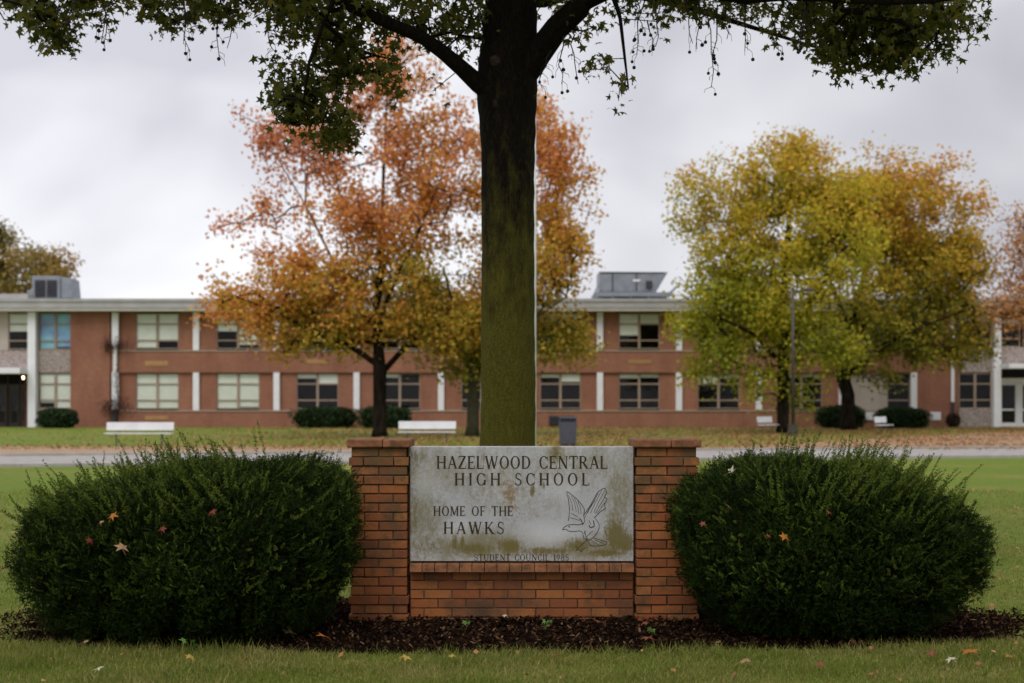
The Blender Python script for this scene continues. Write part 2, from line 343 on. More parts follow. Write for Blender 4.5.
# stone panel with moss, lichen and drip stains of the stone itself
def stone_mat():
    m, N, L, b = nmat('sign_stone'); g = N.new('ShaderNodeNewGeometry'); s = N.new('ShaderNodeSeparateXYZ'); L.new(g.outputs['Position'], s.inputs[0])
    def mr(o, a, b_, t0=0, t1=1):
        r = N.new('ShaderNodeMapRange'); r.inputs['From Min'].default_value = a; r.inputs['From Max'].default_value = b_; r.inputs['To Min'].default_value = t0; r.inputs['To Max'].default_value = t1; L.new(s.outputs[o], r.inputs[0]); return r.outputs[0]
    sp = noise(N, L, 220, 3, .7); base = ramp(N, L, sp, [(.3, (.24, .24, .24)), (.7, (.50, .50, .50))])
    cl = noise(N, L, 2.6, 5, .6); base = mixc(N, L, mth(N, L, 'MULTIPLY', mth(N, L, 'SUBTRACT', cl, .45, True), 2.5, True), base, (.50, .50, .51, 1))
    fine = noise(N, L, 40, 5, .75); mid = noise(N, L, 9, 6, .8, st=(1.7, 1, .8)); drip = noise(N, L, 16, 5, .8, st=(2.4, 1, .35))
    def ell(lst):
        tot = None
        for cx, cy, rx, ry, w in lst:
            v = N.new('ShaderNodeVectorMath'); v.operation = 'SUBTRACT'; L.new(g.outputs['Position'], v.inputs[0]); v.inputs[1].default_value = (sx_(400 + cx / 4.096), 0, sz_(440 + cy / 4.096))
            q = N.new('ShaderNodeVectorMath'); q.operation = 'MULTIPLY'; L.new(v.outputs[0], q.inputs[0]); k = 4.096 * FPX / SY; q.inputs[1].default_value = (k / rx, 0, k / ry)
            l = N.new('ShaderNodeVectorMath'); l.operation = 'LENGTH'; L.new(q.outputs[0], l.inputs[0])
            o = mth(N, L, 'MULTIPLY', mth(N, L, 'SUBTRACT', 1.25, l.outputs['Value'], True), w); tot = o if tot is None else mth(N, L, 'MAXIMUM', tot, o)
        return tot
    def stain(mask, n, k, t, gain, c, amt):
        f = mth(N, L, 'MULTIPLY', mth(N, L, 'SUBTRACT', mth(N, L, 'ADD', mth(N, L, 'MULTIPLY', mask, k), n), t, True), gain, True)
        return mixc(N, L, mth(N, L, 'MULTIPLY', f, amt), base, c)
    film = ell([(150, 130, 260, 120, .7), (90, 330, 120, 220, .8), (430, 180, 240, 150, .55), (330, 430, 330, 80, 1), (760, 100, 260, 120, .6), (760, 450, 250, 60, 1), (900, 250, 80, 260, .7), (640, 60, 60, 70, .9)])
    nf = mth(N, L, 'ADD', mth(N, L, 'MULTIPLY', mid, .6), mth(N, L, 'MULTIPLY', fine, .4))
    base = stain(film, nf, .30, .53, 4, (.17, .145, .065, 1), .85)
    base = mixc(N, L, mth(N, L, 'MULTIPLY', ell([(600, 390, 150, 55, 1), (230, 370, 70, 50, .7), (110, 170, 60, 70, .5), (690, 200, 60, 50, .5)]), mid, True), base, (.60, .60, .61, 1))
    nd = mth(N, L, 'ADD', mth(N, L, 'MULTIPLY', drip, .6), mth(N, L, 'MULTIPLY', fine, .4))
    moss = ell([(885, 395, 62, 105, 1), (910, 420, 70, 60, 1), (300, 448, 130, 34, .8), (450, 440, 70, 45, 1), (222, 425, 16, 60, .9), (255, 430, 16, 50, .8), (600, 458, 150, 22, .85), (730, 435, 70, 40, .8), (850, 465, 110, 22, .9), (60, 70, 60, 60, .55), (640, 50, 26, 60, .75), (90, 440, 110, 60, .5), (545, 212, 14, 34, 1), (590, 190, 9, 26, .8), (50, 300, 40, 150, .5), (340, 70, 16, 40, .6)])
    base = stain(moss, nd, .40, .62, 5, (.125, .095, .012, 1), .9)
    rust = ell([(450, 225, 55, 95, 1), (470, 280, 40, 50, .8), (430, 180, 50, 40, .8)])
    base = stain(rust, mth(N, L, 'ADD', mth(N, L, 'MULTIPLY', noise(N, L, 30, 5, .85), .8), mth(N, L, 'MULTIPLY', fine, .2)), .3, .70, 9, (.19, .105, .02, 1), .75)
    L.new(base, b.inputs['Base Color']); b.inputs['Roughness'].default_value = .75; bump(N, L, b, sp, .35, .002); return m
FY = SY + .055
ZB, ZT = .449, sz_(447)
st = MB(); st.box(X0, X1, FY, FY + .16, ZB, ZT)
stone = st.build('stone_panel', stone_mat(), sign, bev=.004)
m_ink = mat('engraved_line', (.018, .013, .008), (.055, .038, .018), 30, .9)
TH, TN = .155, .075
def arcp(cx, cy, rx, ry, a0, a1, th=TH, tn=TN, n=18):
    out_, in_ = [], []
    for i in range(n + 1):
        a = R(a0 + (a1 - a0) * i / n); w = tn + (th - tn) * abs(math.cos(a)) ** 1.3
        out_.append((cx + rx * math.cos(a), cy + ry * math.sin(a))); in_.append((cx + (rx - w) * math.cos(a), cy + (ry - w * .85) * math.sin(a)))
    return [[out_[i], out_[i + 1], in_[i + 1], in_[i]] for i in range(n)]
def ln(x0, y0, x1, y1, w):
    d = Vector((x1 - x0, y1 - y0)); h = Vector((-d.y, d.x)).normalized() * w / 2
    if abs(d.y) > abs(d.x) * .25:   # cut ends horizontally
        hw = w / 2 / max(abs(d.normalized().y), .3); return [[(x0 - hw, y0), (x0 + hw, y0), (x1 + hw, y1), (x1 - hw, y1)]]
    return [[(x0 - h.x, y0 - h.y), (x1 - h.x, y1 - h.y), (x1 + h.x, y1 + h.y), (x0 + h.x, y0 + h.y)]]
def serif(x, y, w=.26): s_ = .02 if y < .5 else -.02; return ln(x - w / 2, y + s_, x + w / 2, y + s_, .04)
def stem(x, w=TH, y0=0, y1=1, s0=True, s1=True): return ln(x, y0, x, y1, w) + (serif(x, 0) if s0 else []) + (serif(x, 1) if s1 else [])
def bar(x0, x1, y): return ln(x0, y, x1, y, TN)
def tip(x, y0, y1): return ln(x, y0, x, y1, .045)
GL = {
 'A': (.84, ln(.12, 0, .42, 1, TN) + ln(.42, 1, .72, 0, TH) + bar(.2, .62, .34) + serif(.12, 0, .24) + serif(.72, 0, .26)),
 'C': (.80, arcp(.43, .5, .38, .51, 42, 318) + tip(.72, .66, .96) + tip(.72, .04, .32)),
 'D': (.86, stem(.17) + bar(.17, .38, .975) + bar(.17, .38, .025) + arcp(.36, .5, .42, .5, -90, 90)),
 'E': (.70, stem(.17) + bar(.17, .6, .975) + bar(.17, .5, .5) + bar(.17, .62, .025) + tip(.6, .78, 1) + tip(.62, 0, .24) + tip(.5, .4, .6)),
 'F': (.66, stem(.17) + bar(.17, .58, .975) + bar(.17, .48, .5) + tip(.58, .78, 1) + tip(.48, .4, .6)),
 'G': (.86, arcp(.43, .5, .38, .51, 42, 325) + tip(.72, .66, .96) + ln(.72, .03, .72, .42, TH * .9) + ln(.6, .42, .84, .42, .04)),
 'H': (.90, stem(.18) + stem(.72) + bar(.2, .7, .5)),
 'I': (.34, stem(.17)),
 'K': (.86, stem(.17) + ln(.22, .4, .66, 1, TN) + ln(.34, .56, .72, 0, TH) + serif(.66, 1, .22) + serif(.74, 0, .22)),
 'L': (.70, stem(.17) + bar(.17, .62, .025) + tip(.62, 0, .26)),
 'M': (1.02, stem(.16, TN) + ln(.19, 1, .5, .08, TH) + ln(.5, .08, .82, 1, TN) + stem(.84, TH)),
 'N': (.90, stem(.17, TN) + ln(.17, 1, .74, 0, TH) + stem(.74, TN, s0=False)),
 'O': (.88, arcp(.44, .5, .39, .51, 0, 360, n=28)),
 'R': (.84, stem(.17) + bar(.17, .4, .975) + bar(.17, .4, .5) + arcp(.38, .74, .27, .26, -90, 90) + ln(.38, .5, .72, 0, TH) + serif(.75, 0, .18)),
 'S': (.64, arcp(.32, .745, .23, .265, 40, 250, .10) + arcp(.32, .265, .26, .275, 70, -150, .10) + ln(.22, .60, .42, .42, .10) + tip(.53, .72, .96) + tip(.08, .04, .3)),
 'T': (.78, stem(.39, s1=False) + bar(.06, .72, .975) + tip(.06, .76, 1) + tip(.72, .76, 1)),
 'U': (.88, ln(.18, .3, .18, 1, TH) + serif(.18, 1) + ln(.7, .3, .7, 1, TN) + serif(.7, 1, .22) + arcp(.43, .34, .3, .35, 180, 360, .10)),
 'W': (1.16, ln(.12, 1, .36, 0, TH) + ln(.36, 0, .6, 1, TN) + ln(.56, 1, .8, 0, TH) + ln(.8, 0, 1.04, 1, TN) + serif(.12, 1, .24) + serif(.58, 1, .2) + serif(1.04, 1, .2)),
 'Z': (.74, bar(.1, .66, .975) + ln(.6, .96, .12, .04, TH) + bar(.08, .66, .025) + tip(.1, .78, 1) + tip(.66, 0, .24)),
 '1': (.40, stem(.2, s1=False) + ln(.08, .85, .2, 1, TN)),
 '9': (.66, arcp(.32, .68, .26, .32, 0, 360, .10) + ln(.53, .62, .26, .0, .08)),
 '8': (.64, arcp(.32, .75, .22, .26, 0, 360, .10) + arcp(.32, .27, .27, .28, 0, 360, .10)),
 '5': (.64, bar(.16, .54, .965) + ln(.17, .52, .17, .98, .06) + arcp(.3, .31, .28, .31, 130, -140, .10)),
 ' ': (.55, [])}
def lettering(txt, pxl, pxr, pyt, pyb):
    h = (pyb - pyt) / FPX * FY; xl = (pxl - 512) / FPX * FY; xr = (pxr - 512) / FPX * FY; zb = CH + (HOR - pyb) / FPX * FY
    adv = sum(GL[c][0] for c in txt) * h; sp = ((xr - xl) - adv) / (len(txt) - 1)
    kx = 1.0
    if sp < 0: kx = (xr - xl) / (adv * 1.04); sp = (xr - xl - adv * kx) / (len(txt) - 1)
    mb = MB(); x = xl; i = 0
    for c in txt:
        for q in GL[c][1]:
            i += 1; yy = FY - .0012 - .00001 * (i % 37); mb.prism([(x + a * h * kx, yy, zb + b * h) for a, b in q], (0, .004, 0))
        x += GL[c][0] * h * kx + sp
    o = mb.build('lettering', m_ink, stone); o['label'] = 'engraved line reading ' + txt; return o
lettering('HAZELWOOD CENTRAL', 436, 608, 456, 468.7)
lettering('HIGH SCHOOL', 454, 590, 473, 485.4)
lettering('HOME OF THE', 433, 513.5, 506.2, 515.8)
lettering('HAWKS', 443, 504.5, 521.8, 534)
lettering('STUDENT COUNCIL 1985', 474, 569, 554.3, 560.6)
# hawk emblem, engraved strokes read off the photo (crop pixels at 4.096 px per photo px)
hk = MB(); cnt = [0]
def stroke(pts, w=2.2):
    w = w * .72
    pp = [((400 + a / 4.096 - 512) / FPX * FY, CH + (HOR - (440 + b / 4.096)) / FPX * FY) for a, b in pts]; wd = w / 4.096 / FPX * FY
    # smooth (Catmull-Rom)
    o_ = []
    for i in range(len(pp) - 1):
        p0, p1, p2, p3 = pp[max(i - 1, 0)], pp[i], pp[i + 1], pp[min(i + 2, len(pp) - 1)]
        for t in (0, .25, .5, .75): o_.append(tuple(.5 * (2 * p1[k] + (p2[k] - p0[k]) * t + (2 * p0[k] - 5 * p1[k] + 4 * p2[k] - p3[k]) * t * t + (3 * p1[k] - p0[k] - 3 * p2[k] + p3[k]) * t ** 3) for k in (0, 1)))
    o_.append(pp[-1])
    for i, (a, b) in enumerate(zip(o_[:-1], o_[1:])):
        d = Vector((b[0] - a[0], b[1] - a[1]))
        if d.length < 1e-6: continue
        nn = Vector((-d.y, d.x)).normalized() * wd / 2; d = d.normalized() * wd * .25; cnt[0] += 1; yy = FY - .0012 - .00001 * (cnt[0] % 41)
        hk.prism([(a[0] - d.x - nn.x, yy, a[1] - d.y - nn.y), (b[0] + d.x - nn.x, yy, b[1] + d.y - nn.y), (b[0] + d.x + nn.x, yy, b[1] + d.y + nn.y), (a[0] - d.x + nn.x, yy, a[1] - d.y + nn.y)], (0, .004, 0))
# left wing outline and feathers
stroke([(690, 330), (694, 290), (690, 245), (683, 212), (700, 222), (722, 240), (742, 262), (755, 285), (752, 305)], 3.4)
for a, b in (((690, 225), (708, 290)), ((702, 228), (722, 295)), ((714, 238), (732, 300)), ((728, 250), (742, 302)), ((700, 300), (730, 318)), ((696, 318), (736, 330))): stroke([a, ((a[0] + b[0]) / 2 + 4, (a[1] + b[1]) / 2), b])
# right wing
stroke([(752, 308), (775, 275), (795, 240), (812, 212), (838, 198), (845, 215), (838, 235), (848, 240), (838, 262), (840, 280), (822, 292), (810, 305), (795, 318)], 3.4)
for a, b in (((826, 206), (780, 300)), ((838, 206), (794, 296)), ((840, 232), (800, 300)), ((838, 258), (806, 302)), ((812, 218), (768, 298)), ((798, 248), (762, 305)), ((786, 262), (756, 318))): stroke([a, ((a[0] + b[0]) / 2 - 3, (a[1] + b[1]) / 2 + 4), b])
# head, beak, body
stroke([(752, 340), (735, 347), (712, 346), (690, 348), (672, 358), (666, 368), (680, 365), (690, 372), (712, 375), (735, 372), (748, 380), (752, 400), (765, 408)], 3.4)
stroke([(690, 354), (696, 357)], 4); stroke([(735, 322), (742, 328), (748, 345)], 5); stroke([(752, 308), (756, 330), (750, 345)], 3)
stroke([(800, 322), (815, 345), (812, 370), (795, 395), (775, 410), (762, 398), (758, 378)], 3.2); stroke([(792, 330), (795, 352), (780, 358), (775, 350)], 5); stroke([(775, 330), (780, 345)], 3)
stroke([(762, 398), (775, 385), (790, 372)], 2.6)
# tail and feet
stroke([(790, 400), (815, 408), (848, 420), (835, 430), (805, 434), (780, 430), (768, 412)], 3.0); stroke([(795, 408), (835, 424)]); stroke([(785, 412), (815, 430)])
stroke([(765, 410), (748, 425), (730, 440), (722, 452), (735, 448), (742, 458), (750, 446), (765, 440)], 2.6); stroke([(730, 440), (716, 436)], 2.4); stroke([(757, 372), (757, 384)], 5)
hk.build('hawk_emblem', m_ink, stone)['label'] = 'engraved hawk landing with raised wings'
rebase(sign)

# ------------------------------------------------------------------ yew bushes
m_yew = leafmat('yew_needle', [(0, (.005, .011, .0015, 1)), (.5, (.015, .031, .003, 1)), (1, (.060, .088, .009, 1))], wi=.5, wn=1.3, nscale=5, off=.12, transl=.15, rough=.7, spec=.08)
m_yewtip_lit = leafmat('yew_tip_lit', [(0, (.040, .068, .007, 1)), (1, (.14, .18, .026, 1))], wi=.6, wn=.8, nscale=3, off=.2, transl=.25, rough=.7, spec=.08)  # paler green: light on the upper shoots is put into the colour
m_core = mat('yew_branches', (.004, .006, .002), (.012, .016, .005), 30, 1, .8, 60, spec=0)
def lump(d, s):   # smooth bumps on the clipped surface
    return 1 + .055 * np.sin(d[:, 0] * 5 + s) * np.sin(d[:, 2] * 6 + s * 2) + .025 * np.sin(d[:, 0] * 19 + s) * np.sin(d[:, 2] * 17 + d[:, 1] * 15) + .03 * np.sin(d[:, 0] * 11 + d[:, 2] * 7 + s) + .02 * np.sin(d[:, 1] * 17 + d[:, 0] * 13)
def bush_surf(d, c, a, b, cu, slope, s, p=3.3):
    r = (np.abs(d[:, 0] / a) ** p + np.abs(d[:, 1] / b) ** p + np.abs(d[:, 2] / cu) ** p) ** (-1 / p) * lump(d, s)
    q = d * r[:, None]; und = 1 - .16 * np.clip(-q[:, 2] / cu, 0, 1) ** 1.3; q[:, 0] *= und; q[:, 1] *= und; q[:, 2] = np.where(q[:, 2] > 0, q[:, 2] * (1 + slope * q[:, 0] / a), q[:, 2]); return q + np.array(c)
def needles(base, dr, Ln, K, nl, wd, rnd=.28):
    """base,dr (S,3); Ln (S,) -> quads: K needles in two ranks along each curved shoot"""
    S = len(base); t = (np.arange(K) + .5) / K; t = np.broadcast_to(t, (S, K)) + rng.uniform(-.3, .3, (S, K)) / K
    side = np.cross(dr, rng.normal(size=(S, 3))); side /= np.linalg.norm(side, axis=1)[:, None]
    bend = rng.normal(size=(S, 3)) * .18; bend[:, 2] += .12
    pos = base[:, None] + dr[:, None] * (t * Ln[:, None])[..., None] + bend[:, None] * ((t ** 2) * Ln[:, None])[..., None]
    sg = np.where(np.arange(K) % 2 == 0, 1., -1.)[None, :, None]
    nd = side[:, None] * sg + dr[:, None] * .55 + rng.normal(size=(S, K, 3)) * rnd; nd /= np.linalg.norm(nd, axis=2)[..., None]
    wv = np.cross(nd, rng.normal(size=(S, K, 3)) * .5 + dr[:, None]); wv /= np.linalg.norm(wv, axis=2)[..., None] + 1e-6
    ln_ = nl * (1 - .45 * t ** 2)[..., None] * rng.uniform(.75, 1.2, (S, K, 1))
    q = np.stack([pos, pos + nd * ln_ * .45 + wv * wd, pos + nd * ln_, pos + nd * ln_ * .45 - wv * wd], 2).reshape(-1, 4, 3)
    # stem, one thin quad per shoot
    e = base + dr * Ln[:, None] + bend * Ln[:, None]; w = side * .0016
    return np.concatenate([q, np.stack([base - w, base + w, e + w * .5, e - w * .5], 1)])
BUSH = {}
def yew(name, label, cpx, D, a, b, cu, cz, slope, seed, lean, longs):
    X = (cpx - 512) / FPX * D; c = (X, D, cz); root = thing(name, label, 'bush', 'clipped yews beside the sign', loc=(X, D, 0))
    nT = 6000; d = rng.normal(size=(nT, 3)); d /= np.linalg.norm(d, axis=1)[:, None]
    p = bush_surf(d, c, a, b, cu, slope, seed); k = (p[:, 2] > .05) & ~((p[:, 1] > D + b * .75) & (p[:, 2] < .9)); p = p[k]; d = d[k]; nT = len(p)
    ctr = np.array(c); sc_ = rng.uniform(.89, .995, nT)[:, None]; tc_ = ctr + (p - ctr) * sc_
    td = d * .9 + rng.normal(size=(nT, 3)) * .3; td[:, 2] += .35; td /= np.linalg.norm(td, axis=1)[:, None]
    m = 9; B0 = np.repeat(tc_, m, 0) + rng.normal(size=(nT * m, 3)) * .026; DD = np.repeat(td, m, 0) + rng.normal(size=(nT * m, 3)) * .55; DD /= np.linalg.norm(DD, axis=1)[:, None]
    Q = needles(B0, DD, rng.uniform(.025, .065, nT * m), 10, .018, .0034)
    npmesh('foliage', Q, 4, m_yew, root)
    # shoots standing proud, longest on top; their lighter green paints in light
    n = 3200; d = rng.normal(size=(n, 3)); d /= np.linalg.norm(d, axis=1)[:, None]; p = bush_surf(d, c, a, b, cu, slope, seed); k = (p[:, 2] > .35) ; p = p[k]; d = d[k]; n = len(p)
    dr = d * .8 + rng.normal(size=(n, 3)) * .35; dr[:, 2] += .45; dr /= np.linalg.norm(dr, axis=1)[:, None]
    Q = needles(p - dr * .04, dr, rng.uniform(.05, .11, n) * (.7 + .5 * (d[:, 2] > .4)), 26, .017, .0026)
    # long wands
    n = longs; ang = rng.uniform(0, 2 * np.pi, n * 3); z = rng.uniform(.30, .98, n * 3)
    d = np.stack([np.cos(ang) * np.sqrt(1 - z * z), np.sin(ang) * np.sqrt(1 - z * z), z], 1); keep = (d[:, 0] * lean > -.75 + rng.random(n * 3) * 1.1); d = d[keep][:n]; n = len(d)
    p = bush_surf(d, c, a, b, cu, slope, seed)
    dr = np.stack([np.full(n, lean * .55), np.zeros(n), np.full(n, .8)], 1) + d * .45 + rng.normal(size=(n, 3)) * .16; dr /= np.linalg.norm(dr, axis=1)[:, None]
    Q2 = needles(p - dr * .04, dr, rng.uniform(.13, .29, n), 110, .025, .0040, .7)
    npmesh('lit_shoots', np.concatenate([Q, Q2]), 4, m_yewtip_lit, root)
    # woody core
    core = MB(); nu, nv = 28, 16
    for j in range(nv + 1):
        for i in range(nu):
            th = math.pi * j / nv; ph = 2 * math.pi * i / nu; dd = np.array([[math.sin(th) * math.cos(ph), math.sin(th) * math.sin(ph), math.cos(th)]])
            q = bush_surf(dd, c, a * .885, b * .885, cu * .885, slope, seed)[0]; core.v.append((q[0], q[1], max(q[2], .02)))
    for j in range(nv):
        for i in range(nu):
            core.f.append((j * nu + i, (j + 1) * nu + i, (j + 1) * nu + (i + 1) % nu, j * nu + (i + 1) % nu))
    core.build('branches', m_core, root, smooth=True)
    rebase(root)
    def inside(P_):
        d = np.array(P_) - ctr; dd = d.copy()
        if dd[2] > 0: dd[2] /= (1 + slope * dd[0] / a)
        r = np.linalg.norm(dd); u = (dd / r)[None]; rr = ((abs(u[0, 0]) / a) ** 3.3 + (abs(u[0, 1]) / b) ** 3.3 + (abs(u[0, 2]) / cu) ** 3.3) ** (-1 / 3.3) * lump(u, seed)[0]
        return r < rr * 1.03
    BUSH[name + str(cpx)] = inside; return inside
inL = yew('yew_bush', 'dark clipped yew bush at the left of the brick sign, rising towards the pillar', 193, 9.95, 1.14, .86, .57, .56, .26, 1.3, -1, 230)
inR = yew('yew_bush', 'dark clipped yew bush at the right of the brick sign, with long shoots leaning right', 822, 10.1, 1.04, .83, .58, .57, -.18, 4.1, 1, 230)

# ------------------------------------------------------------------ tree grower
def tree_nodes(seeds, targets, step=.45, sag=.0, jit=.07):
    """seeds: list of chains [(pos, r), ...], each after the first starts from the nearest existing node. Returns pos, parent, rmin"""
    pos, par, rmin = [], [], []
    for ci, chain in enumerate(seeds):
        prev = -1
        if ci:
            q = Vector(chain[0][0]); prev = min(range(len(pos)), key=lambda i: (pos[i] - q).length)
        for p, r in chain:
            pos.append(Vector(p)); par.append(prev); rmin.append(r); prev = len(pos) - 1
    arr = np.array([tuple(p) for p in pos]); base = pos[0]
    nseed = len(pos)
    # nodes eligible: not the low trunk
    tz = min(t.z for t in targets); org = arr.mean(0)
    targets = sorted(targets, key=lambda t: np.min(np.linalg.norm(arr - np.array(tuple(t)), axis=1)))
    zlow = pos[0].z + (pos[len(seeds[0]) - 1].z - pos[0].z) * 0.0
    ends = []
    P_ = [tuple(p) for p in pos]; ok = [rmin[i] < 1e9 and p.z > seeds_low for i, p in enumerate(pos)]
    for t in targets:
        A_ = np.array(P_); dv = np.array(tuple(t)) - A_; ds = np.linalg.norm(dv, axis=1)
        cost = ds + np.maximum(0, -dv[:, 2]) * .7; cost[~np.array(ok)] += 100
        i = int(np.argmin(cost)); n = max(1, int(ds[i] / step)); p0 = pos[i]; prev = i
        mid = Vector((random.gauss(0, jit), random.gauss(0, jit), random.gauss(0, jit) + .08)) * ds[i]
        for k in range(1, n + 1):
            f = k / n; q = p0.lerp(t, f) + mid * (4 * f * (1 - f)) + Vector((random.gauss(0, .03), random.gauss(0, .03), random.gauss(0, .03))) * (step if k < n else 0)
            pos.append(q); par.append(prev); rmin.append(0); P_.append(tuple(q)); ok.append(True); prev = len(pos) - 1
        ends.append(prev)
    return pos, par, rmin, ends
seeds_low = 0
def tree_radii(pos, par, rmin, tip=.009, ex=2.3):
    n = len(pos); acc = [0.0] * n; rad = [0.0] * n
    for i in range(n - 1, -1, -1):
        r = max(acc[i] ** (1 / ex) if acc[i] > 0 else tip, tip)
        if rmin[i]: r = rmin[i]
        rad[i] = r
        if par[i] >= 0: acc[par[i]] += min(r, 9) ** ex
    return rad
def tree_tubes(mb, pos, par, rad, skip=0, sides=6, wob=.06):
    n = len(pos); ch = [[] for _ in range(n)]
    for i in range(n):
        if par[i] >= 0: ch[par[i]].append(i)
    starts = [(-1, 0)]
    while starts:
        p, i = starts.pop(); pts, rs = [], []
        if p >= 0: pts.append(pos[p]); rs.append(min(rad[i] * 1.15, rad[p] * .9))
        while True:
            pts.append(pos[i]); rs.append(rad[i]); c = sorted(ch[i], key=lambda k: -rad[k])
            if not c: break
            for k in c[1:]: starts.append((i, k))
            i = c[0]
        if len(pts) > 1:
            mb.tube(pts, rs, sides if max(rs) < .06 else 10 if max(rs) < .15 else 20, wob=wob if max(rs) > .05 else 0)
def leaf_quads(c, size, fold=.0):
    n = len(c); u, v, w = frames(n); u = u * np.where(rng.random(n) < .5, 1, -1)[:, None]; s = (size * rng.uniform(.65, 1.3, n))[:, None]
    return np.stack([c - u * s * .5, c + v * s * .36 + w * s * .1, c + u * s * .5, c - v * s * .36 + w * s * .1], 1)
STAR = []
for k in range(5):
    a = R(90 + (k - 2) * 62); STAR.append((math.cos(a) * (1, .95, 1.0, .95, 1)[k] * .55, math.sin(a) * .55))
    if k < 4: a2 = R(90 + (k - 1.5) * 62); STAR.append((math.cos(a2) * .22, math.sin(a2) * .22))
STAR.append((-.06, -.12)) ; STAR.insert(0, (.06, -.12))
STAR = np.array([STAR[0]] + STAR[1:])
# order: start right-bottom, sweep anticlockwise; rebuild cleanly
STAR = [(.05, -.14)]
for k in range(5):
    a = R(-34 + k * 62); STAR.append((math.cos(a) * .55, math.sin(a) * .55))
    if k < 4: a2 = R(-3 + k * 62); STAR.append((math.cos(a2) * .27, math.sin(a2) * .27))
STAR.append((-.05, -.14)); STAR = np.array(STAR)
def star_leaves(c, size):
    n = len(c); u, v, w = frames(n); s = (size * rng.uniform(.5, 1.4, n))[:, None, None]
    v = v * np.where(rng.random(n) < .5, 1, -1)[:, None]
    r2 = (STAR ** 2).sum(1)
    return c[:, None] + (u[:, None] * STAR[None, :, :1] + v[:, None] * STAR[None, :, 1:] - w[:, None] * (r2[None, :, None] * .6)) * s
m_bark = mat('bark_dark', (.008, .006, .004), (.028, .020, .014), 6, 1, 1, 25, spec=.05, st=(1, 1, .3))
def blob_targets(blobs, n, D, bough=0, bsig=.5):
    w = np.array([b[2] * b[3] * (b[5] if len(b) > 5 else 1) for b in blobs], float); w /= w.sum(); T = []
    def one():
        b = blobs[rng.choice(len(blobs), p=w)]; d = rng.normal(size=3); d /= np.linalg.norm(d); r = rng.random() ** .42; k = D / FPX
        c = P(b[0], b[1], D); dep = (b[4] if len(b) > 4 else (b[2] + b[3]) / 2 * k)
        return Vector((c.x + d[0] * r * b[2] * k, c.y + d[1] * r * dep, c.z + d[2] * r * b[3] * k))
    if not bough: return [one() for _ in range(n)]
    for i in range(bough):
        c = one(); s_ = bsig * rng.uniform(.6, 1.3)
        for k in range(max(1, int(n / bough * rng.uniform(.6, 1.4)))): T.append(c + Vector((rng.normal() * s_ * 1.25, rng.normal() * s_, rng.normal() * s_ * .75)))
    return T
def bg_tree(label, tpx, D, chain, blobs, ncl, nleaf, size, lm, trunk_r, name='autumn_tree', bark=None, csig=.33, step=.6, group='autumn trees in front of the school'):
    global seeds_low
    base = P(tpx, HOR + CH * FPX / D, D); root = thing(name, label, 'tree', group, loc=base)
    seeds = [[(P(x, y, D), r) for x, y, r in chain]] if not isinstance(chain[0], list) else [[(P(x, y, D) + Vector((0, dy, 0)), r) for x, y, r, dy in cc] for cc in chain]
    c0 = seeds[0]; seeds_low = c0[0][0].z + (c0[-1][0].z - c0[0][0].z) * .35
    T = blob_targets(blobs, ncl, D, int(ncl / 9), .46); pos, par, rmin, ends = tree_nodes(seeds, T, step)
    rad = tree_radii(pos, par, rmin, .017)
    mb = MB(); tree_tubes(mb, pos, par, rad, sides=5); mb.build('trunk', bark or m_bark, root, smooth=True)
    E = np.array([tuple(pos[i]) for i in ends]); k = rng.integers(0, len(E), len(E) * nleaf)
    wt = rng.random(len(E)) ** .6; k = k[rng.random(len(k)) < wt[k]]
    c = E[k] + np.clip(rng.normal(size=(len(k), 3)), -2, 2) * csig
    npmesh('crown', leaf_quads(c, size), 4, lm, root); rebase(root); return root

# ------------------------------------------------------------------ school building (facade 86 m away)
DB = 86.0
def bx(px): return (px - 512) / FPX * DB
def bz(py): return CH + (HOR - py) / FPX * DB
def bldbrick(name, c1, c2, mo):
    m, N, L, b = nmat(name); g = N.new('ShaderNodeNewGeometry'); mp = N.new('ShaderNodeMapping'); mp.inputs['Rotation'].default_value = (R(-90), 0, 0); L.new(g.outputs['Position'], mp.inputs[0])
    t = N.new('ShaderNodeTexBrick'); L.new(mp.outputs[0], t.inputs['Vector']); t.inputs['Scale'].default_value = 1; t.inputs['Brick Width'].default_value = .22; t.inputs['Row Height'].default_value = .072
    t.inputs['Mortar Size'].default_value = .006; t.inputs['Color1'].default_value = c1; t.inputs['Color2'].default_value = c2; t.inputs['Mortar'].default_value = mo
    n = mth(N, L, 'ADD', mth(N, L, 'MULTIPLY', noise(N, L, 1.6, 6, .75, st=(1, 1, .22)), .8), mth(N, L, 'MULTIPLY', noise(N, L, .4, 4), .5)); c = mixc(N, L, mth(N, L, 'MULTIPLY', mth(N, L, 'SUBTRACT', n, .48, True), 1.7, True), t.outputs['Color'], (.17, .055, .035, 1)); L.new(c, b.inputs['Base Color']); b.inputs['Roughness'].default_value = .9; return m
m_bb = bldbrick('school_brick', (.34, .140, .078, 1), (.275, .105, .058, 1), (.33, .21, .15, 1))
m_trim = mat('tan_trim', (.36, .29, .22), (.42, .34, .27), 2, .7)
m_white = mat('white_paint', (.74, .74, .76), (.80, .80, .82), 2, .55)
m_fascia = mat('roof_edge', (.34, .33, .32), (.42, .41, .40), 1.2, .6)
m_soff = mat('soffit', (.5, .47, .42), (.55, .52, .47), 2, .8)
m_stucco = mat('pebble_panel', (.22, .17, .15), (.46, .40, .37), 9, .95, .6, 20)
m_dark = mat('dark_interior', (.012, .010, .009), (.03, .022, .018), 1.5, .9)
m_frame = mat('window_frame', (.30, .22, .16), (.36, .27, .20), 3, .6)
m_blind = mat('blind', (.74, .77, .66), (.80, .83, .74), 2.5, .8)
m_blue = mat('blue_blind', (.20, .27, .60), (.28, .60, .66), 1.2, .7)
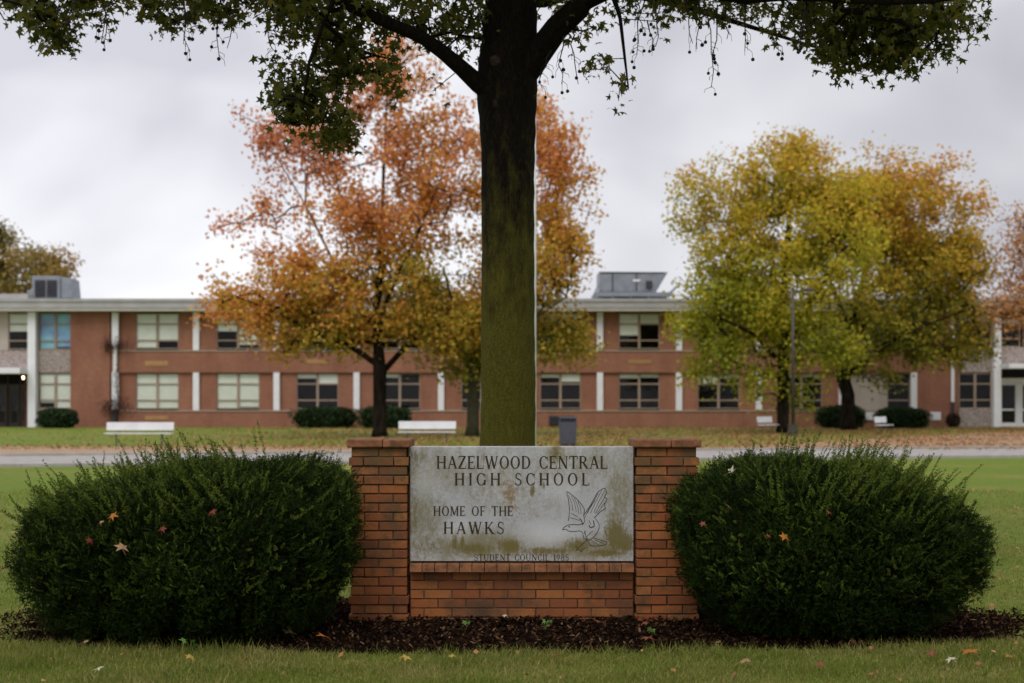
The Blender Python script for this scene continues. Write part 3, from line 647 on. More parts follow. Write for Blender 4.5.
m_grey = mat('painted_metal', (.20, .22, .25), (.27, .29, .32), 2, .5, metal=.2)
m_louv = mat('dark_louvre', (.03, .03, .04), (.05, .05, .06), 5, .6)
m_tanp = mat('tan_panel', (.40, .34, .29), (.45, .39, .34), 1.5, .8)
mg, N_, L_, b_ = nmat('window_glass'); gl = N_.new('ShaderNodeBsdfGlossy'); gl.inputs['Roughness'].default_value = .03
tr_ = N_.new('ShaderNodeBsdfTransparent'); tr_.inputs[0].default_value = (.96, .97, .97, 1); fr_ = N_.new('ShaderNodeLayerWeight'); fr_.inputs[0].default_value = .12
ms_ = N_.new('ShaderNodeMixShader'); f_ = mth(N_, L_, 'ADD', fr_.outputs['Fresnel'], .02, True); L_.new(f_, ms_.inputs[0]); L_.new(tr_.outputs[0], ms_.inputs[1]); L_.new(gl.outputs[0], ms_.inputs[2]); L_.new(ms_.outputs[0], N_['Material Output'].inputs[0])
sch = thing('school_building', 'long two storey red brick school with flat roof, white posts and tan windows', 'building', loc=(0, DB + 6, 0))
YB = DB; YR = DB + .16       # band face, recessed face
XL, XR = bx(-90), bx(1120)
zb0, zb1, zb2, zb3, zb4 = 0, bz(410.5), bz(372.5), bz(350.5), bz(312)
wall = MB()
winL = [(135, 178), (216, 259), (296, 338), (379, 420), (461, 502), (540, 581), (619, 660), (698, 740), (781, 823)]
winU = list(winL) + [(862, 903)]
wx = MB()
XA, XB_ = bx(71), bx(951)    # main brick range
def piers(xs, z0, z1, xa, xb):
    e = [xa] + [v for a, b in xs for v in (bx(a), bx(b))] + [xb]
    for i in range(0, len(e), 2):
        if e[i + 1] - e[i] > .01: wall.box(e[i], e[i + 1], YR, YR + .25, z0, z1)
wall.box(bx(110.5), XB_, YB, YB + .4, -.1, zb1 - .06); wall.box(bx(110.5), XB_, YB, YB + .4, zb2, zb3 - .06)
piers(winL + [(851.5, 911)], zb1, zb2, bx(110.5), XB_); piers(winU, zb3, zb4, bx(110.5), XB_)
wall.box(bx(71), bx(110.3), YB - .12, YB + .4, -.1, zb4)             # tall brick pier at the left
wall.box(bx(917), bx(951.2), YB - .05, YB + .14, -.1, zb4)           # solid brick at the right
wall.box(bx(951.2), bx(959), YR, YR + .3, -.1, zb4)
# back and side shell
wall.box(XL, XR, DB + 13.7, DB + 14, -.1, zb4); wall.box(XL, XL + .3, DB + 3.2, DB + 13.7, -.1, zb4); wall.box(XR - .3, XR, DB + 3.2, DB + 13.7, -.1, zb4)
wall.build('wall', m_bb, sch)
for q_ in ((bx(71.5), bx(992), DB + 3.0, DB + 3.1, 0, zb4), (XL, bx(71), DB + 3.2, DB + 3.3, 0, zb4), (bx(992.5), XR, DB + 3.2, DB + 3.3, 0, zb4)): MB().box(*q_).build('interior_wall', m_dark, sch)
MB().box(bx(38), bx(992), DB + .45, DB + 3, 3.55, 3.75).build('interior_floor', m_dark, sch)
for z in (zb1, zb3): MB().box(bx(110.6), bx(917), YB - .05, YR + .02, z - .055, z + .015).build('ledge', m_trim, sch)
rf = MB(); rf.box(XL - .5, XR + .5, DB - .85, DB + 14.5, zb4 + .02, bz(311) + .12)
rf.build('soffit', m_soff, sch)
fs = MB(); zt = bz(300); fs.box(XL - .55, XR + .55, DB - .9, DB + 14.6, bz(311) + .123, zt); fs.box(XL - .6, XR + .6, DB - .96, DB + 14.66, zt - .16, zt + .02)
roof = fs.build('roof', m_fascia, sch)
MB().box(XL, bx(22), DB + 1, DB + 9, zt + .03, bz(292.5)).build('roof_curb', m_fascia, roof)
def window(x0, x1, y0, y1, Y, blind=None, cols=2, rows=(.30, .46, .24), bl_m=None):
    X0, X1, Z0, Z1 = bx(x0), bx(x1), bz(y1), bz(y0); t = .055
    f = MB(); f.box(X0, X0 + t, Y, Y + .1, Z0, Z1); f.box(X1 - t, X1, Y, Y + .1, Z0, Z1); f.box(X0 + t, X1 - t, Y, Y + .1, Z0, Z0 + t); f.box(X0 + t, X1 - t, Y, Y + .1, Z1 - t, Z1)
    z = Z1; zs = []
    for r in rows[:-1]: z -= r * (Z1 - Z0); zs.append(z)
    cx = [X0 + (X1 - X0) * i / cols for i in range(1, cols)]
    for c in cx: f.box(c - .07, c + .07, Y - .005, Y + .1, Z0 + t, Z1 - t)
    for z in zs: f.box(X0 + t, X1 - t, Y + .004, Y + .09, z - .04, z + .04)
    fr = f.build('window', m_frame, sch)
    MB().quad((X0 + t, Y + .05, Z0 + t), (X1 - t, Y + .05, Z0 + t), (X1 - t, Y + .05, Z1 - t), (X0 + t, Y + .05, Z1 - t)).build('pane', mg, fr)
    if blind:
        b = MB(); ce = [X0] + cx + [X1]
        for i in range(cols):
            h = blind[i % len(blind)]
            if h > 0: b.box(ce[i] + .06, ce[i + 1] - .06, Y + .085, Y + .097, Z1 - t - h * (Z1 - Z0 - 2 * t), Z1 - t)
        if b.v: b.build('blind', bl_m or m_blind, fr)
bl_l = [(1, 1), (1, .97), (.12, .28), (.1, 0), None, (.1, .22), (.12, .1), (.3, .12), (.1, .1)]
bl_u = [(.98, .8), (.5, .9), None, (.3, .3), None, (.2, .1), (.62, .3), None, None, None]  # the long blind right of centre stands in for a white glass reflection
for (a, b), bl in zip(winL, bl_l): window(a, b, 373.2, 408.8, YR + .06, bl)
for (a, b), bl in zip(winU, bl_u): window(a, b, 313.2, 348.8, YR + .06, bl)
window(888, 911, 373.2, 408.8, YR + .06, None, 1)
MB().box(bx(851.5), bx(888), YR + .03, YR + .2, zb1, zb2 - .02).build('wall_panel', m_tanp, sch)
# posts
for c in (196, 276.5, 356.5, 441, 520, 600, 679, 759, 842, 914):
    for z0, z1 in ((zb1 + .016, zb2 - .003), (zb3 + .016, zb4 - .003)):
        if c == 914 and z0 > 3: continue
        MB().box(bx(c - 3), bx(c + 3), YB - .04, YR - .004, z0, z1).build('post', m_white, sch)
dp = MB(); dp.box(bx(112.5), bx(119), YB - .16, YB - .02, bz(409), bz(372)); dp.box(bx(114), bx(117.5), YB - .2, YB - .02, bz(372), bz(345)); dp.box(bx(112.5), bx(119), YB - .16, YB - .02, bz(345), bz(312.5))
dp.build('downpipe', m_white, sch); MB().box(bx(113), bx(117), YB - .16, YB - .02, 0, bz(409.3)).build('downpipe', m_louv, sch)
MB().box(bx(950.5), bx(953.5), YB - .18, YB - .06, bz(402), zb4).build('downpipe', m_white, sch); MB().box(bx(950.5), bx(953.5), YB - .18, YB - .06, 0, bz(402.3)).build('downpipe', m_louv, sch)
for c, y0, y1 in ((156.5, 361, 366), (317, 359.5, 364), (481, 360, 364), (640, 360, 363.8), (801, 360, 364), (156.5, 416, 420)):
    v = MB(); X0, X1 = bx(c - 11.5), bx(c + 11.5); Z0, Z1 = bz(y1), bz(y0); v.box(X0, X1, YB - .02, YB + .02, Z0, Z1)
    for i in range(4): zz = Z0 + (Z1 - Z0) * (i + .5) / 4; v.box(X0 + .02, X1 - .02, YB - .035, YB - .022, zz - .012, zz + .012)
    v.build('vent', mat('tan_vent', (.42, .24, .10), (.5, .29, .13), 3, .7) if c < 157 and y0 < 400 else bpy.data.materials['tan_vent'], sch)
for x0, x1 in ((865, 875), (930, 940.5)): MB().box(bx(x0), bx(x1), YB - .09, YB - .055, bz(420), bz(412)).build('vent', m_white, sch)
v = MB(); v.box(bx(549), bx(574), YB - .09, YB - .01, bz(425), bz(416))
for i in range(5): v.box(bx(549.5), bx(573.5), YB - .12, YB - .094, bz(424.5) + i * .1, bz(424.5) + i * .1 + .03)
v.build('vent', m_louv, sch)
# left entrance wing
ew = MB(); ew.box(XL, bx(7.5), YB + .1, YB + .35, bz(350), zb4); ew.build('wall_panel', m_tanp, sch)
for x0, x1, z0, z1 in ((bx(37.5), bx(71), zb2, zb3 + .05), (XL, bx(29.3), bz(370), bz(350.3)), (bx(37.5), bx(71), -.05, bz(408.5)), (bx(959.5), bx(992), -.05, bz(408.5)), (bx(959.5), bx(992), zb2 + .02, zb3), (bx(999.5), XR, bz(364), bz(347))):
    MB().box(x0, x1, YB + .08, YB + .3, z0, z1).build('pebble_panel', m_stucco, sch)
window(38.5, 71, 313.2, 349.3, YB + .14, (1, .95), bl_m=m_blue); window(38.5, 71, 373.2, 408.5, YB + .14, (.85, 1))
window(7.5, 29, 313.2, 349.3, YB + .14, (.5,), 1); window(959.5, 992, 373.2, 408.5, YB + .14, None); window(959.5, 992, 313.2, 350, YB + .14, (.2,))
window(1000, 1021, 313.2, 346.8, YB + .14, (.3,), 1); window(1024, 1060, 313.2, 346.8, YB + .14, (.3,)); 
def col(x0, x1, zt_): MB().box(bx(x0), bx(x1), YB - .35, YB + .32, -.05, zt_).build('column', m_white, sch, bev=.01)
col(29.4, 37.3, zb4); col(992, 999.3, zb4)
MB().box(XL, bx(29.2), YB - 1.6, YB + .3, bz(374), bz(368.5)).build('canopy', m_white, sch, bev=.02); MB().box(bx(999.6), XR, YB - 1.6, YB + .3, bz(369), bz(364.5)).build('canopy', m_white, sch, bev=.02)
# entrance doors
def door(x0, x1, ytop, Y, m, nm='door'):
    X0, X1, Z1 = bx(x0), bx(x1), bz(ytop); d = MB(); t = .1
    d.box(X0, X0 + t, Y, Y + .07, .02, Z1); d.box(X1 - t, X1, Y, Y + .07, .02, Z1); d.box(X0 + t, X1 - t, Y, Y + .07, Z1 - .12, Z1); d.box(X0 + t, X1 - t, Y, Y + .07, .02, .26); d.box(X0 + t, X1 - t, Y, Y + .07, 1.0, 1.1)
    o = d.build(nm, m, sch); MB().quad((X0 + t, Y + .03, .26), (X1 - t, Y + .03, .26), (X1 - t, Y + .03, Z1 - .12), (X0 + t, Y + .03, Z1 - .12)).build('pane', mg, o)
    MB().tube([(X1 - t - .06, Y - .03, .95), (X1 - t - .06, Y - .03, 1.3)], [.015, .015], 6).build('handle', m_grey, o)
m_dframe = mat('bronze_frame', (.05, .035, .03), (.07, .05, .04), 3, .4)
door(1003, 1020, 383, YB + .5, m_white); door(1024, 1041, 383, YB + .5, m_white); door(0, 10, 387, YB + 1.6, m_dframe); door(12, 22, 387, YB + 1.6, m_dframe); door(-14, -3, 387, YB + 1.6, m_dframe)
en = MB(); en.box(bx(999.4), XR, YB + .5, YB + .58, bz(382.8), bz(378)); en.box(bx(999.4), bx(1002.6), YB + .5, YB + .58, 0, bz(383)); en.box(bx(1020.3), bx(1023.7), YB + .5, YB + .58, 0, bz(383)); en.build('door_frame', m_white, sch)
en = MB(); en.box(XL, bx(28.5), YB + 1.6, YB + 1.7, bz(387), bz(384)); 
for x in (10.8, 23, -2.2): en.box(bx(x), bx(x + .9), YB + 1.6, YB + 1.7, 0, bz(375))
en.build('door_frame', m_dframe, sch)
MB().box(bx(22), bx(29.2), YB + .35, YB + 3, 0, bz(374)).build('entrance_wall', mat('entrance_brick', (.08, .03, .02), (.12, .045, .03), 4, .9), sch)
lm_, N_, L_, b_ = nmat('lamp_glow'); b_.inputs['Emission Color'].default_value = (1, .72, .4, 1); b_.inputs['Emission Strength'].default_value = 9; b_.inputs['Base Color'].default_value = (.8, .6, .4, 1)
MB().ball((bx(20.2), YB + .6, bz(377.5)), .09).build('ceiling_lamp', lm_, sch, smooth=True)
rebase(sch)
# rooftop units
ac = thing('rooftop_unit', 'grey rooftop air unit with two dark louvres on the left roof', 'roof unit', 'roof units', loc=(bx(52), DB + 4, zt))
k4 = (DB + 2.5) / FPX
def rx(px): return (px - 512) * k4
def rz_(py): return CH + (HOR - py) * k4
a_ = MB(); Y0 = DB + 2.5; a_.box(rx(32), rx(60), Y0, Y0 + 2, rz_(298.5), rz_(276)); a_.prism([(rx(60.2), Y0 + .1, rz_(298)), (rx(72), Y0 + .1, rz_(298)), (rx(70), Y0 + .1, rz_(278)), (rx(60.2), Y0 + .1, rz_(277.5))], (0, 1.8, 0)); a_.box(rx(26), rx(31.8), Y0 + .2, Y0 + 1.6, rz_(298.5), rz_(290)); a_.build('housing', m_grey, ac, bev=.02)
for x0, x1 in ((35, 45.5), (47, 57)):
    a_ = MB(); a_.box(rx(x0), rx(x1), Y0 - .03, Y0 - .004, rz_(297), rz_(280))
    for i in range(7): z = rz_(297) + i * .14; a_.box(rx(x0), rx(x1), Y0 - .06, Y0 - .032, z, z + .05)
    a_.build('louvre', m_louv, ac)
MB().box(rx(33), rx(35), Y0 + .1, Y0 + .3, zt + .02, rz_(298.6)).build('foot', m_louv, ac); MB().box(rx(68), rx(70), Y0 + .2, Y0 + .4, zt + .02, rz_(298.1)).build('foot', m_louv, ac)
rebase(ac)
ac = thing('rooftop_unit', 'large grey rooftop unit with sloped end on rails, above the middle of the school', 'roof unit', 'roof units', loc=(bx(634), DB + 4, zt))
a_ = MB(); a_.prism([(rx(599), Y0, rz_(292)), (rx(656), Y0, rz_(292)), (rx(668), Y0, rz_(272)), (rx(599), Y0, rz_(271.5))], (0, 2.6, 0)); a_.build('housing', m_grey, ac, bev=.02)
a_ = MB(); a_.box(rx(612), rx(613), Y0 - .03, Y0 - .004, rz_(291), rz_(273)); a_.box(rx(636), rx(637), Y0 - .03, Y0 - .004, rz_(291), rz_(273)); a_.box(rx(600), rx(664), Y0 - .03, Y0 - .004, rz_(273.4), rz_(272.2)); a_.build('panel_seam', m_louv, ac)
MB().box(rx(646), rx(652), Y0 - .15, Y0 - .005, rz_(288.5), rz_(281)).build('vent_box', m_louv, ac)
MB().box(rx(633), rx(640), Y0 - .05, Y0 - .034, rz_(281.5), rz_(279.5)).build('label_plate', m_white, ac)
a_ = MB(); a_.box(rx(594), rx(672), Y0 - .25, Y0 - .1, rz_(296.5), rz_(292.5)); a_.box(rx(594), rx(672), Y0 + 2.7, Y0 + 2.85, rz_(296.5), rz_(292.5))
for x in (596, 612, 630, 648, 668): a_.box(rx(x), rx(x + 1.2), Y0 - .24, Y0 - .12, zt + .02, rz_(296.6)); a_.box(rx(x), rx(x + 1.2), Y0 + 2.72, Y0 + 2.84, zt + .02, rz_(296.6))
a_.prism([(rx(591), Y0 - .2, rz_(299)), (rx(592.5), Y0 - .2, rz_(299)), (rx(599), Y0 - .2, rz_(285)), (rx(597.5), Y0 - .2, rz_(285))], (0, .08, 0)); a_.prism([(rx(672), Y0 - .2, rz_(293)), (rx(679), Y0 - .2, rz_(286)), (rx(678), Y0 - .2, rz_(285)), (rx(671), Y0 - .2, rz_(291.5))], (0, 2.8, 0))
a_.build('rail', m_grey, ac); rebase(ac)

# ------------------------------------------------------------------ low hedges at the wall
m_box = leafmat('hedge_leaf', [(0, (.010, .024, .007, 1)), (.6, (.022, .05, .012, 1)), (1, (.045, .085, .02, 1))], wi=.7, wn=.6, nscale=1.5, off=.1, transl=.1)
m_redb = leafmat('red_shrub_leaf', [(0, (.03, .012, .01, 1)), (1, (.10, .05, .03, 1))], wi=1, wn=.3, transl=.1)
def hedge(x0, x1, ytop, ybase, label, m=None, nm='hedge', p=3.2, n=5200):
    D = CH * FPX / (ybase - HOR); D = min(D, DB - .9); a = (x1 - x0) / 2 / FPX * D; X = ((x0 + x1) / 2 - 512) / FPX * D; h = CH + (HOR - ytop) / FPX * D
    root = thing(nm, label, 'hedge' if nm == 'hedge' else 'shrub', 'low shrubs along the school wall', loc=(X, D, 0)); b = min(.75, a)
    d = rng.normal(size=(n, 3)); d /= np.linalg.norm(d, axis=1)[:, None]; r = ((np.abs(d[:, 0]) / a) ** p + (np.abs(d[:, 1]) / b) ** p + (np.abs(d[:, 2]) / (h * .5)) ** p) ** (-1 / p) * lump(d * 2, X)
    c = d * (r * rng.uniform(.9, 1.03, n))[:, None] + np.array([X, D, h * .5]); c = c[c[:, 2] > .02]
    npmesh('foliage', leaf_quads(c, .11), 4, m or m_box, root)
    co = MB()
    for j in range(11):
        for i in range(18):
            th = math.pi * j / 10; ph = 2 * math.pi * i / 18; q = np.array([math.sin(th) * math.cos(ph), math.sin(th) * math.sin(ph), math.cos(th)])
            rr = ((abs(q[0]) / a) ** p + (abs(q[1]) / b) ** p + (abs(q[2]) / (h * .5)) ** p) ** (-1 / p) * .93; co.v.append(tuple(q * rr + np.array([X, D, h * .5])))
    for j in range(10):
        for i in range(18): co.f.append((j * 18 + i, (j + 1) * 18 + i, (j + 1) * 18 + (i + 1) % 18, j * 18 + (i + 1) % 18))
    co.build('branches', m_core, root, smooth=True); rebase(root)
hedge(38.5, 77, 409, 428, 'rounded dark shrub at the foot of the blue-blinded window bay')
hedge(290, 361, 407.5, 428, 'long dark clipped hedge just left of the orange tree trunk', p=4)
hedge(359, 411, 406.5, 428.5, 'dark clipped shrub behind the orange tree trunk', p=3.5)
hedge(815, 866, 406, 428.5, 'round dark shrub behind the leaning maple trunk', p=3)
hedge(874, 930, 408, 428.5, 'wide flat-topped dark shrub right of the leaning maple trunk', p=3.2)
hedge(946, 960, 413, 427.5, 'small reddish shrub beside the right downpipe', m_redb, 'shrub', 2, 700)
# climbing vine on the left downpipe
cvx = np.concatenate([np.stack([rng.normal(bx(c), s_, k), np.full(k, YB - .28) + rng.normal(0, .06, k), rng.normal(bz(y), t_, k)], 1) for c, y, s_, t_, k in ((120, 345, .45, .22, 300), (109, 345, .2, .25, 160), (121, 406, .45, .35, 420), (110, 408, .25, .3, 200), (118, 375, .12, 1.2, 160))])
v_ = thing('climbing_vine', 'thin brown vine tangled on the left white downpipe', 'vine', loc=(bx(116), YB - .3, 0)); npmesh('vine_leaves', leaf_quads(cvx, .09), 4, m_redb, v_)
mb = MB(); mb.tube([(bx(118), YB - .27, 0), (bx(120), YB - .27, 1.2), (bx(117.8), YB - .27, 2.6), (bx(120), YB - .27, 4.9)], [.03, .025, .02, .012], 5); mb.build('stem', m_bark, v_, smooth=True); rebase(v_)

# ------------------------------------------------------------------ street furniture
m_bwhite = mat('bench_paint', (.62, .62, .63), (.72, .72, .73), 2, .45)
m_bleg = mat('bench_leg', (.10, .10, .11), (.2, .2, .2), 6, .5, metal=.5)
def bench(px, ybase, wm, rz, label, tones=0):
    b = G(px, ybase); root = thing('bench', label, 'bench', 'white park benches', loc=(b.x, b.y, .012)); root.rotation_euler.z = rz
    w = wm / 2
    bk = MB(); bk.obox((0, .16), 0, w, .02, .56, .84, .12); bk.build('backrest', m_bwhite, root, bev=.006)
    st_ = MB(); st_.obox((0, -.12), 0, w, .10, .43, .465); st_.obox((0, .09), 0, w, .09, .43, .465); st_.build('seat', m_bwhite, root, bev=.005)
    for s_ in (-1, 1):
        x = s_ * w * .68; l = MB(); l.tube([(x, .02, 0), (x, .02, .43)], [.028, .028], 8); l.obox((x, 0), 0, .03, .2, .405, .428); l.tube([(x, .135, .42), (x, .2, .82)], [.02, .02], 6); l.build('leg', m_bleg, root)
    return root
bench(139, 446.5, 2.38, R(0), 'white bench on the lawn at the far left beyond the road')
bench(427, 444.5, 2.12, R(0), 'white bench between the orange tree trunk and the mossy trunk')
bench(768, 434.5, 1.45, R(52), 'white bench turned sideways just left of the street lamp')
bench(884, 434.8, 1.4, R(54), 'white bench turned sideways right of the leaning maple trunk')
# litter bin
b = G(567.7, 446.4); bin_ = thing('litter_bin', 'dark grey square litter bin with hooded top right of the mossy trunk', 'bin', loc=(b.x, b.y, .012))
m_bin = mat('bin_plastic', (.055, .06, .075), (.075, .08, .10), 4, .55)
q = MB(); q.prism([(-.27, -.27, .05), (.27, -.27, .05), (.27, .27, .05), (-.27, .27, .05)], (0, 0, .03))
n0 = len(q.v); q.v += [(-.28, -.28, .06), (.28, -.28, .06), (.28, .28, .06), (-.28, .28, .06), (-.315, -.315, .84), (.315, -.315, .84), (.315, .315, .84), (-.315, .315, .84)]
q.f += [tuple(n0 + i for i in f) for f in ((0, 3, 2, 1), (4, 5, 6, 7), (0, 1, 5, 4), (1, 2, 6, 5), (2, 3, 7, 6), (3, 0, 4, 7))]
q.build('body', m_bin, bin_, bev=.03)
q = MB(); q.box(-.26, .26, -.23, -.2, .845, .96); q.build('opening', m_louv, bin_)
q = MB(); q.box(-.30, .30, -.30, .30, .965, 1.03); q.box(-.30, -.262, -.26, .28, .842, .963); q.box(.262, .30, -.26, .28, .842, .963); q.build('lid', m_bin, bin_, bev=.02)
MB().box(-.24, .24, -.24, .24, 0, .05).build('base', m_louv, bin_)
# flagpole
mb = MB(); fx = G(533.2, 478); pole = thing('flagpole', 'tall slim white flagpole partly hidden behind the mossy trunk', 'flagpole', loc=(fx.x, fx.y, 0))
mb.tube([(fx.x, fx.y, 0), (fx.x, fx.y, 5), (fx.x, fx.y, 11.5)], [.066, .064, .045], 16); mb.build('pole', m_white, pole, smooth=True)
MB().ball((fx.x, fx.y, 11.58), .1, 12, 8).build('finial', m_white, pole, smooth=True); MB().tube([(fx.x, fx.y, 0), (fx.x, fx.y, .12)], [.17, .15], 16).build('base_collar', m_grey, pole); rebase(pole)
# street lamp
lb = G(793, 436); lamp = thing('street_lamp', 'thin dark lamp post with short flat arm in front of the maples', 'street lamp', loc=(lb.x, lb.y, 0))
m_lp = mat('lamp_metal', (.05, .04, .035), (.08, .065, .055), 4, .5)
kl = lb.y / FPX; lh = CH + (HOR - 290) * kl
MB().tube([lb, lb + Vector((0, 0, .55))], [.24, .22], 14).build('footing', m_lp, lamp, smooth=False)
MB().tube([lb + Vector((0, 0, .55)), (lb.x, lb.y, lh)], [.085, .06], 10).build('pole', m_lp, lamp, smooth=True)
MB().tube([(lb.x, lb.y, lh - .05), (lb.x + .55, lb.y, lh)], [.035, .03], 8).build('arm', m_lp, lamp)
hd = MB(); hd.prism([(lb.x + .5, lb.y - .17, lh - .07), (lb.x + 1.0, lb.y - .17, lh - .05), (lb.x + .95, lb.y - .17, lh + .06), (lb.x + .55, lb.y - .17, lh + .08)], (0, .34, 0)); h_ = hd.build('lamp_head', m_lp, lamp, bev=.02)
MB().box(lb.x + .58, lb.x + .92, lb.y - .12, lb.y + .12, lh - .085, lh - .062).build('lens', mat('lamp_lens', (.35, .35, .33), (.4, .4, .38), 4, .3), h_)
rebase(lamp); 

# ------------------------------------------------------------------ background trees
RED, ORG, GLD, OLV, GRN = (.58, .20, .09, 1), (.64, .26, .055, 1), (.60, .36, .045, 1), (.29, .25, .025, 1), (.13, .16, .018, 1)
PNK = (.66, .29, .12, 1)
mA = leafmat('maple_orange', [(0, GRN), (.2, OLV), (.42, GLD), (.62, ORG), (.85, PNK), (1, RED)], hz=(3.4, 12, .50), xg=(-4, -14, .30), off=-.02, wi=.4, wn=.9)
mB = leafmat('maple_gold', [(0, GRN), (.25, OLV), (.55, GLD), (.8, ORG), (1, PNK)], hz=(3, 12, .50), off=.08, wi=.4, wn=.9)
mC = leafmat('maple_yellow_green', [(0, (.13, .15, .018, 1)), (.32, (.28, .31, .022, 1)), (.66, (.54, .43, .03, 1)), (.95, (.62, .33, .045, 1)), (1, ORG)], hz=(4, 14, .40), off=.18, wi=.4, wn=.8)
mD = leafmat('maple_gold_orange', [(0, (.12, .14, .018, 1)), (.28, (.26, .25, .022, 1)), (.58, (.56, .38, .035, 1)), (.84, (.66, .30, .05, 1)), (1, PNK)], hz=(4, 13.5, .42), xg=(18, 27, .12), off=.0, wi=.4, wn=.8)
mE = leafmat('maple_brown', [(0, (.42, .18, .06, 1)), (1, (.64, .36, .12, 1))], wi=.8, wn=.5, transl=.3)
m_bark2 = mat('bark_mossy_far', (.035, .035, .015), (.06, .055, .03), 5, .95, 1, 25)
bg_tree('orange and pink maple with dark trunk left of the mossy trunk', 380, 63, [
    [(380, 437, .40, 0), (380, 430, .31, 0), (380, 400, .29, 0), (380, 372, .30, 0), (378, 340, .22, 0), (376, 310, .17, .1), (381, 270, .14, .1), (382, 220, .11, .1), (384, 160, .07, 0), (388, 80, .03, 0)],
    [(378, 365, .14, 0), (350, 345, .12, -.6), (320, 335, .08, -1.2), (285, 315, .05, -1.8), (245, 300, .03, -2.2)],
    [(380, 335, .12, 0), (362, 312, .11, .8), (330, 260, .07, 1.5), (300, 200, .05, 1.7), (270, 150, .03, 1.8)],
    [(380, 375, .14, 0), (400, 350, .12, 1), (425, 325, .09, 2), (440, 290, .06, 2.5)],
    [(379, 320, .11, 0), (398, 280, .09, -1), (425, 230, .06, -2), (445, 180, .03, -2)]],
    [(385, 95, 46, 48, 2.4), (300, 150, 48, 48, 2.0), (340, 210, 80, 55, 3.4), (250, 215, 26, 20, 1.0, .9), (285, 290, 76, 48, 3.2), (360, 300, 85, 60, 3.8), (425, 180, 50, 90, 3.2), (430, 290, 50, 65, 3.2), (228, 290, 22, 28, 1.2), (270, 340, 40, 20, 1.8)],
    1300, 50, .19, mA, .25, step=.7)
bg_tree('golden orange maple half hidden behind the mossy trunk', 472, 64, [
    [(472, 437, .36, 0), (473, 425, .28, 0), (473, 395, .26, 0), (475, 365, .25, 0), (480, 320, .2, 0), (490, 260, .15, 0), (500, 200, .1, 0), (510, 130, .04, 0)],
    [(474, 372, .12, 0), (500, 345, .1, -1), (535, 320, .06, -1.6), (565, 300, .03, -1.8)],
    [(476, 350, .12, 0), (455, 310, .1, -1), (445, 270, .05, -1.6)]],
    [(500, 150, 62, 62, 3), (550, 190, 26, 66, 2, 1.0), (558, 240, 28, 38, 1.8), (520, 280, 55, 60, 3), (460, 320, 40, 55, 2.6), (555, 345, 30, 28, 1.6), (470, 345, 35, 35, 2.2), (540, 130, 25, 28, 1.4)],
    950, 52, .19, mB, .25, bark=m_bark2, step=.7)
bg_tree('yellow green maple with straight dark trunk beside the street lamp', 783, 70, [
    [(783, 433.3, .38, 0), (783, 425, .30, 0), (783, 390, .28, 0), (784, 360, .27, 0), (782, 320, .2, 0), (785, 270, .16, 0), (790, 210, .1, 0), (795, 150, .04, 0)],
    [(783, 365, .12, 0), (750, 335, .1, -1), (715, 320, .05, -1.8)], [(783, 330, .12, 0), (760, 280, .09, 1), (735, 230, .04, 1.5)], [(784, 340, .12, 0), (810, 300, .1, -1.2), (835, 250, .05, -2)]],
    [(740, 195, 52, 52, 2.6), (800, 180, 52, 50, 2.8), (720, 240, 44, 50, 2.4), (850, 190, 35, 35, 2), (848, 235, 30, 40, 2.4), (800, 260, 75, 70, 3.6), (735, 310, 58, 58, 3), (800, 340, 70, 50, 3.4), (725, 370, 42, 28, 2.0), (692, 315, 18, 30, 1.2), (780, 390, 30, 14, 1.5)],
    1400, 52, .195, mC, .25, step=.7)
bg_tree('broad gold and orange maple with a leaning trunk at the right', 848, 77, [
    [(849, 430.3, .48, 0), (848, 422, .40, 0), (848, 395, .36, 0), (842, 375, .36, 0), (845, 340, .26, 0), (860, 290, .2, 0), (875, 230, .13, 0), (885, 170, .05, 0)],
    [(843, 378, .16, 0), (880, 345, .14, -1.2), (920, 325, .08, -2), (960, 310, .04, -2.4)], [(850, 330, .14, 0), (830, 270, .1, 1), (825, 210, .05, 1.5)], [(858, 300, .14, 0), (900, 260, .09, 1.5), (935, 215, .04, 2)]],
    [(860, 215, 30, 40, 2.4), (885, 200, 48, 46, 2.8), (925, 215, 45, 46, 2.8), (860, 260, 60, 60, 3.4), (940, 275, 48, 52, 3), (900, 320, 70, 48, 3.6), (950, 340, 42, 30, 2.6), (862, 350, 45, 28, 2.8), (985, 352, 16, 14, 1.2), (965, 245, 25, 45, 2)],
    1400, 54, .20, mD, .25, step=.7)
bg_tree('sparse brown leaved tree with bare twigs at the right edge', 1066, 74, [
    [(1066, 431.5, .34, 0), (1065, 380, .28, 0), (1060, 320, .2, 0), (1050, 260, .1, 0), (1040, 220, .04, 0)],
    [(1062, 345, .1, 0), (1030, 335, .07, -.5), (1000, 345, .03, -1)], [(1062, 400, .1, 0), (1040, 365, .06, -.6), (1018, 348, .03, -1)]],
    [(1035, 260, 42, 50, 2.6), (1060, 240, 45, 45, 2.6), (1022, 310, 30, 32, 2), (1080, 320, 40, 60, 2.6), (1008, 300, 20, 20, 1.5)],
    560, 30, .17, mE, .3, step=.5, csig=.42)
mF = leafmat('rust_tree_leaf', [(0, (.18, .18, .04, 1)), (.5, (.38, .24, .06, 1)), (1, (.46, .17, .08, 1))], wi=.4, wn=.9, nscale=.3, xg=(-42, -34, .3), transl=.3)
